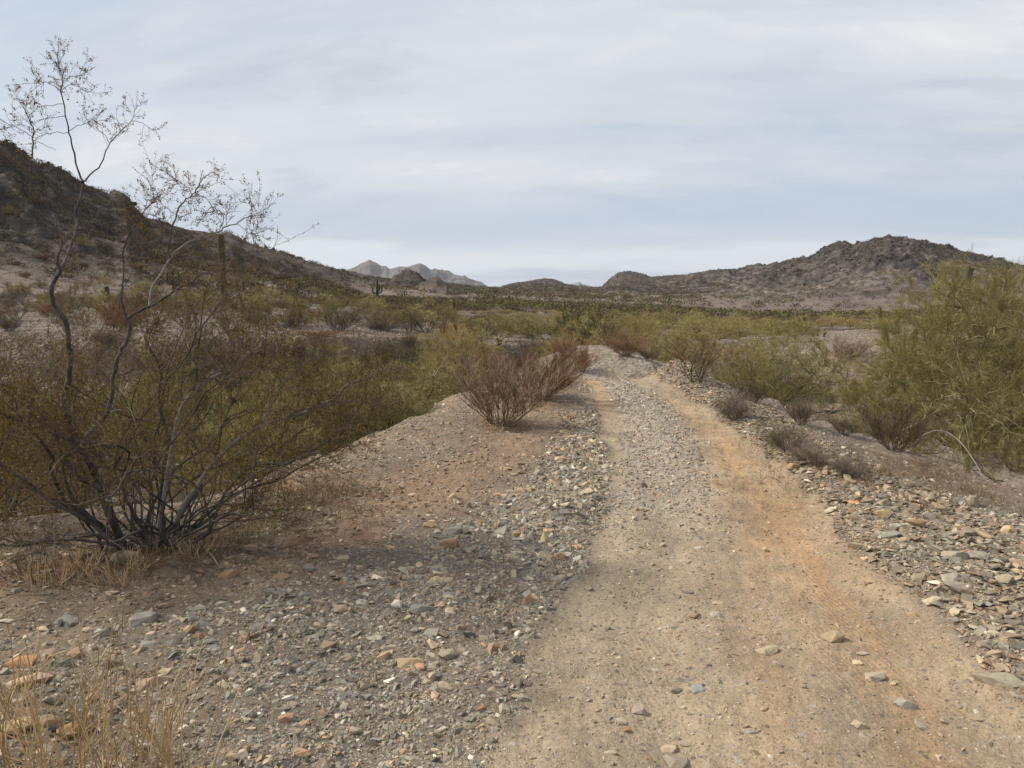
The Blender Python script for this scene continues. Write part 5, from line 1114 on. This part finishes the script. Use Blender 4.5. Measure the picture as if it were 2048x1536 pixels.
def stick(name, pts, r0, r1, mat, label, zlift=0.0, arch=None):
    W3 = []
    for i, (px, py) in enumerate(pts):
        x, y, z = hit(px, py) if arch is None else (None,)*3; W3.append((x, y, z+0.01+zlift))
    W3 = np.array(W3); k = len(W3); V, Q_ = tubes(W3[None]-W3[0], np.linspace(r0, r1, k)[None], 6); o = link(name, make_mesh(name, V, Q_, MT[mat], smooth=True)); o.location = W3[0]; tag(o, label, 'branch')
stick('dead_stick', [(397, 1083), (407, 1096), (413, 1104), (420, 1110), (426, 1117), (434, 1130), (442, 1142)], 0.010, 0.005, 'deadpale', 'pale dead stick running from the big bush to the brown pyramid stone')
# arched grey branch below the great palo verde
ax, ay, az_ = hit(2000, 985); A = []
for t in np.linspace(0, 1, 12):
    qx = 1840+(2010-1840)*t; rr = 9.3+(8.2-9.3)*t; yy = 905-55*sin(pi*min(1, t*0.95)**0.8)+85*t**2; x, y = xy_at(qx, rr); A.append((x, y, max(float(z_at(qx, yy, rr)), float(gz(x, y)[0]))))
A = np.array(A); V, Q_ = tubes((A-A[0])[None], np.linspace(0.008, 0.004, 12)[None], 6); o = link('dead_branch', make_mesh('dead_branch', V, Q_, MT['deadpale'], smooth=True)); o.location = A[0]; tag(o, 'long pale arching branch curving down to the soil below the huge palo verde', 'branch')

# --- straw and dry grass
def grass_tuft(seed, H, n, fork=2, rad=0.0012, spread=0.5, base=0.05, mat='straw'):
    rg = np.random.default_rng(seed); a = rg.uniform(0, 2*pi, n); inc = rg.uniform(0, spread, n); D = np.stack([np.cos(a)*inc, np.sin(a)*inc, np.ones(n)], -1)
    P = np.stack([np.cos(a)*base*rg.random(n), np.sin(a)*base*rg.random(n), np.full(n, -0.01)], -1)
    p1, r1 = grow(rg, P, D, H*rg.uniform(0.4, 1.05, n), np.full(n, rad), 8, 0.10, -0.01, 0.6); seg = [tubes(p1, r1, 4)]
    if fork:
        P, D, r = spawn(rg, p1, r1, n*fork, 0.3, 0.9, 0.7); p2, r2 = grow(rg, P, D, H*rg.uniform(0.1, 0.3, n*fork), r*0.75, 4, 0.12, 0.06, 0.5); seg.append(tubes(p2, r2, 3))
    return make_mesh('straw', *join(seg), MT[mat])
def put_tuft(px, py, me, label, cat='grass', group=None, s=1.0, name='grass_tuft', dz=0):
    x, y, z = hit(px, py); o = link(name, me); o.location = (x, y, z+dz); o.scale = (s, s, s); o.rotation_euler = (0, 0, rgp.uniform(0, 6)); tag(o, label, cat, group); return o
for i, (px, py, h, n, lab) in enumerate([(40, 1560, 0.42, 9, 'straw clump at the left edge nearest the camera'), (130, 1590, 0.50, 10, 'tall straw clump right of the edge clump'), (215, 1540, 0.42, 10, 'straw clump between brown block and triangular slab'),
    (300, 1585, 0.45, 9, 'straw clump below the triangular slab'), (385, 1590, 0.50, 10, 'rightmost tall straw clump with a forked stem'), (170, 1480, 0.30, 9, 'short straw clump beside the half buried brown block'), (90, 1650, 0.55, 11, 'straw clump cut by the lower edge at the left'), (260, 1660, 0.5, 10, 'straw clump cut by the lower edge in front of the slab'), (-10, 1500, 0.40, 9, 'straw clump half outside the left edge'), (340, 1500, 0.28, 7, 'thin straw clump just under the triangular slab'), (20, 1430, 0.3, 8, 'thin straw clump on the flat yellowish stone')]):
    put_tuft(px, py, grass_tuft(801+i, h*1.15, n+4, 2, 0.0025, 0.5, 0.10), lab, group='straw clumps in the near left corner')
g2 = [grass_tuft(851+i, 0.16, 60, 1, 0.0010, 0.9, 0.12, 'dull_straw') for i in range(3)]; g3 = [grass_tuft(861+i, 0.14, 60, 1, 0.0010, 0.9, 0.12, 'straw') for i in range(2)]
for i, (px, py, k, lab) in enumerate([(385, 1110, 1, 'yellow grass tuft at the right foot of the big bush'), (405, 1100, 1, 'yellow grass tuft beside the dead stick'), (290, 1140, 0, 'dull grass tuft in front of the big bush'), (110, 1165, 1, 'yellow grass patch on the left under the low branches'), (60, 1150, 0, 'dull grass tuft at far left under the branches'),
    (470, 1075, 1, 'yellow grass tuft right of the big bush'), (530, 1060, 1, 'yellow grass tuft above the rosy slab'), (640, 1000, 0, 'dull grass tuft on the slope by the dark cube stone'), (690, 985, 0, 'dull grass tuft on the slope right of the dark cube stone'), (600, 1010, 0, 'dull grass tuft left of the dark cube stone'), (560, 985, 1, 'yellow grass on the edge of the left bank'),
    (990, 862, 1, 'yellow grass at the foot of the brown twiggy bush'), (1040, 858, 0, 'dull grass right of the foot of the brown twiggy bush'), (1850, 945, 0, 'dry grass below the pale dead branch pile'), (1905, 960, 0, 'dry grass right of the dead branch pile'), (1800, 935, 0, 'dry grass left of the dead branch pile'), (1945, 985, 0, 'dry grass tuft on the right slope'), (1760, 950, 0, 'dry grass on the soil left of the branch pile'), (1650, 940, 0, 'dry grass among the grey bursages'), (240, 1155, 1, 'yellow grass in front of the dull grey slab'), (160, 1130, 1, 'yellow grass beside the white quartz stone')]):
    me = (g3[i % 2] if k else g2[i % 3]); put_tuft(px, py, me, lab, s=1.0+0.4*random.random(), group='dry grass tufts')

def litter(seed):
    rg = np.random.default_rng(seed); P, E, W_ = [], [], []
    spots = [(290, 1105, 0.9, 2600), (180, 1120, 0.5, 700), (400, 1080, 0.6, 900), (1003, 850, 0.7, 900), (1085, 800, 0.6, 600), (1500, 800, 1.0, 700), (1620, 930, 0.9, 700), (1850, 930, 1.5, 1500), (1700, 900, 0.8, 500), (600, 1080, 1.2, 700)]
    for px, py, rad, n in spots:
        x, y, z = hit(px, py); a = rg.uniform(0, 2*pi, n); d = rad*np.abs(rg.normal(0, 0.6, n)); X = x+np.cos(a)*d; Y = y+np.sin(a)*d; Z = gz(X, Y)+0.006
        b = rg.uniform(0, 2*pi, n); L = rg.uniform(0.012, 0.07, n)*np.where(rg.random(n) < 0.15, 2.2, 1); p = np.stack([X, Y, Z], -1); P.append(p); E.append(p+np.stack([np.cos(b)*L, np.sin(b)*L, rg.uniform(-0.002, 0.25, n)*L], -1)); W_.append(rg.uniform(0.0008, 0.0022, n))
    P, E, W_ = map(np.concatenate, (P, E, W_)); return prisms(P, E, W_, W_*0.6)
tag(link('leaf_litter', make_mesh('leaf_litter', *litter(91), MT['brown_twig'])), 'fallen brown twigs and leaf litter under the bushes', None, None, 'stuff')
def thin_grass(seed):
    rg = np.random.default_rng(seed); segs = []
    for px, py, rx, ry, n, H in [(640, 985, 0.9, 0.9, 2600, 0.09), (540, 1020, 0.8, 0.6, 1500, 0.08), (330, 1130, 1.0, 0.35, 1100, 0.06), (120, 1150, 0.7, 0.3, 450, 0.07), (1850, 960, 1.5, 0.7, 2600, 0.13), (1620, 900, 0.8, 1.6, 1800, 0.12), (1480, 820, 0.7, 1.8, 1200, 0.12), (1960, 1010, 0.9, 0.4, 900, 0.10)]:
        x, y, z = hit(px, py); X = x+rg.normal(0, rx*0.5, n); Y = y+rg.normal(0, ry*0.5, n); k = fbm(X/0.35, Y/0.35, 2, 201) > -0.1; X, Y = X[k], Y[k]; m_ = len(X); Pp = np.stack([X, Y, gz(X, Y)-0.005], -1)
        D = np.stack([rg.normal(0, 0.6, m_), rg.normal(0, 0.6, m_), np.ones(m_)], -1); p, r = grow(rg, Pp, D, H*rg.uniform(0.3, 1.2, m_), np.full(m_, 0.0010), 3, 0.25, 0, 0.5); segs.append(tubes(p, r, 3))
    return join(segs)
tag(link('dry_grass', make_mesh('dry_grass', *thin_grass(92), MT['dull_straw'])), 'thin dry grass fuzz on the banks beside the bushes', None, None, 'stuff')

# --- the scrub of the plain: each bush an object up to 105 m
LMP = [(997, 676, 'the golden cholla'), (1400, 710, 'the brown red bush'), (1095, 745, 'the rust red bush'), (733, 608, 'the first cholla'), (868, 608, 'the last cholla of the row'), (1018, 596, 'the two armed valley saguaro'), (986, 599, 'the one armed valley saguaro'), (1176, 608, 'the little valley saguaro'), (693, 586, 'the thin saguaro by the chollas'), (487, 571, 'the one armed hill foot saguaro'), (1641, 663, 'the spreading chollas'), (1290, 680, 'the palo verde by the track end'), (1250, 690, 'the rusty bush at the dip'), (850, 640, 'the dark tree by the gravel'), (560, 640, 'the bank edge olive bush'), (215, 588, 'the short saguaro stub'), (448, 550, 'the tall armless saguaro'), (347, 560, 'the candelabra saguaro'), (755, 582, 'the many armed saguaro'), (1129, 611, 'the single stemmed saguaro'), (1607, 643, 'the two armed right saguaro'), (591, 584, 'the slender saguaro'),
       (895, 580, 'the thin saguaro below the knolls'), (675, 640, 'the large olive bank bush'), (1165, 650, 'the tree beyond the track end'), (1760, 628, 'the saguaro at the right hill foot'), (1352, 631, 'the little saguaro among trees'), (1575, 720, 'the full palo verde'), (960, 660, 'the bare gravel bank'), (1850, 600, 'the huge palo verde'), (100, 620, 'the pale sunlit ground'), (1480, 640, 'the middle of the tree belt')]
rg = np.random.default_rng(71); cnt = {}
auto = []; pos = []
def try_place(r0, r1, n, pick, azr=(-39, 39)):
    k = 0; tries = 0
    while k < n and tries < n*40:
        tries += 1
        r = math.sqrt(rg.uniform(r0*r0, r1*r1)) if rg.random() < 0.5 else rg.uniform(r0, r1); az = radians(rg.uniform(*azr)); x, y = r*sin(az), r*cos(az)
        X, Y = np.array([x]), np.array([y]); d1 = poly_in(WASH, X, Y)[0]; d2 = poly_in(GULLY, X, Y)[0]
        if r < 26 and (d1 < 1.0): continue
        if x > 1.0 and x < 3.6 and y < 24: continue
        if az_px(1632) < az < az_px(1735) and r < 60: continue
        if pos and min(math.hypot(x-a, y-b) for a, b in pos[-400:]) < 0.03*r+0.8: continue
        sp, h, wd, gname = pick(r, az, x, y); 
        if sp is None: continue
        if r > 26:
            pxx = project(x, y, 0.0)[0]; zz = float(gz(x, y)[0]); lim = (600 if pxx < 900 else 618 if pxx < 1400 else 626)+rg.uniform(0, 16)+max(0, 60-r)*0.35
            hm_ = float(z_at(pxx, lim, r))-zz
            if pxx < 900: hm_ = max(hm_, rg.uniform(0.55, 1.5))
            if hm_ < 0.35: continue
            if h > hm_: wd *= max(0.55, hm_/h); h = hm_
        o = plant(sp, x, y, h, wd, 'x', gname); qx, qy = PLANTS[-1][:2]; auto.append((qx, qy, o, sp, h)); pos.append((x, y)); k += 1
def pick_plain(r, az, x, y):
    left = az < az_px(900); q = rg.random(); d = fbm(np.array([x/14]), np.array([y/14]), 2, 151)[0]
    if left:
        if q < 0.22: return 'palofar', rg.uniform(1.6, 2.6), rg.uniform(2.5, 4.2), 'palo verdes of the valley floor'
        if q < 0.42: return 'creo', rg.uniform(0.9, 1.6), rg.uniform(1.4, 2.4), 'olive creosote bushes of the valley floor'
        if q < 0.60: return 'rust', rg.uniform(0.6, 1.0), rg.uniform(1.4, 2.2), 'rusty shrubs of the valley floor'
        if q < 0.8: return 'creob', rg.uniform(0.7, 1.2), rg.uniform(1.3, 2.2), 'brown creosote bushes of the valley floor'
        return 'grey', rg.uniform(0.4, 0.7), rg.uniform(0.8, 1.5), 'grey shrubs of the valley floor'
    if q < 0.50: return 'palofar', rg.uniform(1.9, 3.2), rg.uniform(3.0, 5.0), 'palo verdes of the valley floor'
    if q < 0.64: return 'creo', rg.uniform(1.0, 1.7), rg.uniform(1.4, 2.6), 'olive creosote bushes of the valley floor'
    if q < 0.88: return 'rust', rg.uniform(0.7, 1.1), rg.uniform(1.4, 2.4), 'rusty shrubs of the valley floor'
    return 'grey', rg.uniform(0.4, 0.7), rg.uniform(0.8, 1.5), 'grey shrubs of the valley floor'
try_place(28, 75, 130, pick_plain, (-37, -3)); try_place(36, 62, 110, pick_plain, (-3, 37)); try_place(55, 110, 350, pick_plain, (-37, 37))
def pick_wash(r, az, x, y):
    q = rg.random()
    if q < 0.45: return 'palo', rg.uniform(1.5, 2.4), rg.uniform(2.2, 3.4), 'palo verdes crowding the left wash'
    if q < 0.7: return 'creob', rg.uniform(0.9, 1.5), rg.uniform(1.4, 2.2), 'brown creosote bushes in the washes'
    return 'brown', rg.uniform(0.6, 1.0), rg.uniform(1.2, 2.0), 'dry brown shrubs in the washes'
try_place(11, 25, 20, lambda r, az, x, y: pick_wash(r, az, x, y) if poly_in(WASH, np.array([x]), np.array([y]))[0] > 2.2 else (None, 0, 0, 0), (-38, 6))
KN = {'palofar': ('palo verde', 'pale green'), 'palo': ('palo verde', 'green'), 'creo': ('creosote bush', 'olive'), 'rust': ('shrub', 'rusty'), 'creob': ('creosote bush', 'brown'), 'grey': ('shrub', 'grey'), 'brown': ('dry shrub', 'brown')}
def pick_bank(r, az, x, y):
    d = poly_in(WASH, np.array([x]), np.array([y]))[0]; q = rg.random()
    if not (0.2 < d < 3.0) or y < 21: return None, 0, 0, 0
    if q < 0.35: return 'creob', rg.uniform(0.5, 0.9), rg.uniform(0.9, 1.6), 'brown creosote bushes in the washes'
    if q < 0.7: return 'grey', rg.uniform(0.35, 0.6), rg.uniform(0.8, 1.3), 'grey shrubs of the valley floor'
    return 'brown', rg.uniform(0.5, 0.8), rg.uniform(0.9, 1.6), 'dry brown shrubs in the washes'
_keep = pos; pos = []
_tp = globals()
def place_bank(n):
    k = 0
    for _ in range(n*300):
        if k >= n: break
        r = rg.uniform(22, 33); az = radians(rg.uniform(-34, 2)); x, y = r*sin(az), r*cos(az); sp, h, wd, gname = pick_bank(r, az, x, y)
        if sp is None or (pos and min(math.hypot(x-a, y-b) for a, b in pos) < 1.0): continue
        o = plant(sp, x, y, h, wd, 'x', gname); auto.append((*PLANTS[-1][:2], o, sp, h)); pos.append((x, y)); k += 1
place_bank(30)
for sp, (noun, cw) in KN.items():
    hs_ = sorted(h for *_, s, h in auto if s == sp)
    it = [(a, b, o, (('low ', 'middling ', 'tall ')[min(2, int(3*hs_.index(h)/len(hs_)))]+cw)) for a, b, o, s, h in auto if s == sp]
    if it: relabel(it, LMP, noun)

# --- far scrub past that: one mass
def far_scrub(seed):
    rg = np.random.default_rng(seed); V_, T_, C_, off = [], [], [], 0
    for (r0, r1, n, nb, smul, dens) in ((70, 215, 15000, 60, 0.85, 0), (215, 640, 24000, 38, 1.3, 0)):
        r = np.sqrt(rg.uniform(r0*r0, r1*r1, n))*0.5+0.5*np.exp(rg.uniform(math.log(r0), math.log(r1), n)); az = rg.uniform(radians(-40), radians(40), n); x = r*np.sin(az); y = r*np.cos(az); z = gz(x, y)
        hz = z-bilin(az, np.log(r)); onh = hz > 3.0; kp = onh | (r > 100) | ((az < -0.08) & (r > 80)); x, y, z, r, az, onh = [q_[kp] for q_ in (x, y, z, r, az, onh)]; n = len(x); kp = onh | (fbm(x/26, y/26, 3, 211)+0.25*rg.normal(0, 1, n) > -0.12); x, y, z, r, az, onh = [q_[kp] for q_ in (x, y, z, r, az, onh)]; n = len(x); s = (0.3+0.95*rg.random(n)**2)*np.where(onh, np.where((az < -0.1) & (r < 230), 1.35, 1.0), 1.25)*smul
        pv = (~onh) & (rg.random(n) < np.where(az > -0.05, 0.6, 0.3)); s = np.where(pv, s*1.35, s)
        c = np.where(pv[:, None], np.array([[0.175, 0.155, 0.065]]), np.where((rg.random(n) < 0.5)[:, None], np.array([[0.115, 0.10, 0.055]]), np.array([[0.13, 0.092, 0.062]])))*rg.uniform(0.6, 1.25, (n, 1))
        c = np.where((pv[:, None]) & (rg.random(n) < 0.3)[:, None], np.array([[0.14, 0.095, 0.06]]), c)
        d = nrm(rg.standard_normal((n, nb, 3))); d[..., 2] = np.abs(d[..., 2]); wv = rg.uniform(0.15, 1.0, (n, nb, 1))**0.5
        c0 = d*wv*np.array([1.0, 1.0, 0.8]); t1 = nrm(rg.standard_normal((n, nb, 3))); t2 = nrm(rg.standard_normal((n, nb, 3))); q = 0.13 if nb > 50 else 0.17
        tri = np.stack([c0+t1*q, c0-t1*q*0.6+t2*q*0.6, c0-t2*q], 2)*s[:, None, None, None]; tri[..., 2] = np.maximum(tri[..., 2], -0.1)
        tri += np.stack([x, y, z+0.05], -1)[:, None, None, :]; V_.append(tri.reshape(-1, 3)); m_ = n*nb; T_.append(np.arange(m_*3).reshape(-1, 3)+off); off += m_*3
        C_.append(np.repeat(c, nb*3, 0)*np.repeat(rg.uniform(0.8, 1.2, (m_, 1)), 3, 0))
    return np.concatenate(V_), np.concatenate(T_), np.concatenate(C_)
m, nt_, b = mat_base('far_scrub', 0.9, 0.05); at = N(nt_, 'ShaderNodeAttribute'); at.attribute_name = 'Col'; nt_.links.new(at.outputs['Color'], b.inputs['Base Color'])
V, T, Cc = far_scrub(81); o = link('scrub_vegetation', make_mesh('scrub_vegetation', V, T, m, Cc)); tag(o, 'olive and brown scrub dotted over the far valley floor and hillsides', None, None, 'stuff')
print('plants', len(PLANTS), 'rocks', len(items)+len(HERO), 'tris', len(T))

import collections
_c = collections.Counter(o_.get('label') for o_ in COL.objects if o_.get('category'))
print('DUP', [q for q in _c.items() if q[1] > 1][:12])

# haze: even air over the whole valley
import bmesh as _b
hb = bmesh.new(); bmesh.ops.create_cube(hb, size=1.0)
for v in hb.verts: v.co = Vector((v.co.x*11000, v.co.y*11000, (v.co.z+0.5)*330-60))
hm = bpy.data.meshes.new('haze'); hb.to_mesh(hm); hb.free(); mh = bpy.data.materials.new('haze'); mh.use_nodes = True; nh = mh.node_tree; nh.nodes.clear()
oh = nh.nodes.new('ShaderNodeOutputMaterial'); vh = nh.nodes.new('ShaderNodeVolumePrincipled'); vh.inputs['Color'].default_value = (0.80, 0.86, 0.95, 1); vh.inputs['Density'].default_value = 0.00008; vh.inputs['Anisotropy'].default_value = 0.2
nh.links.new(vh.outputs[0], oh.inputs['Volume']); hm.materials.append(mh); tag(link('haze', hm), 'thin pale haze over the valley', None, None, 'stuff')
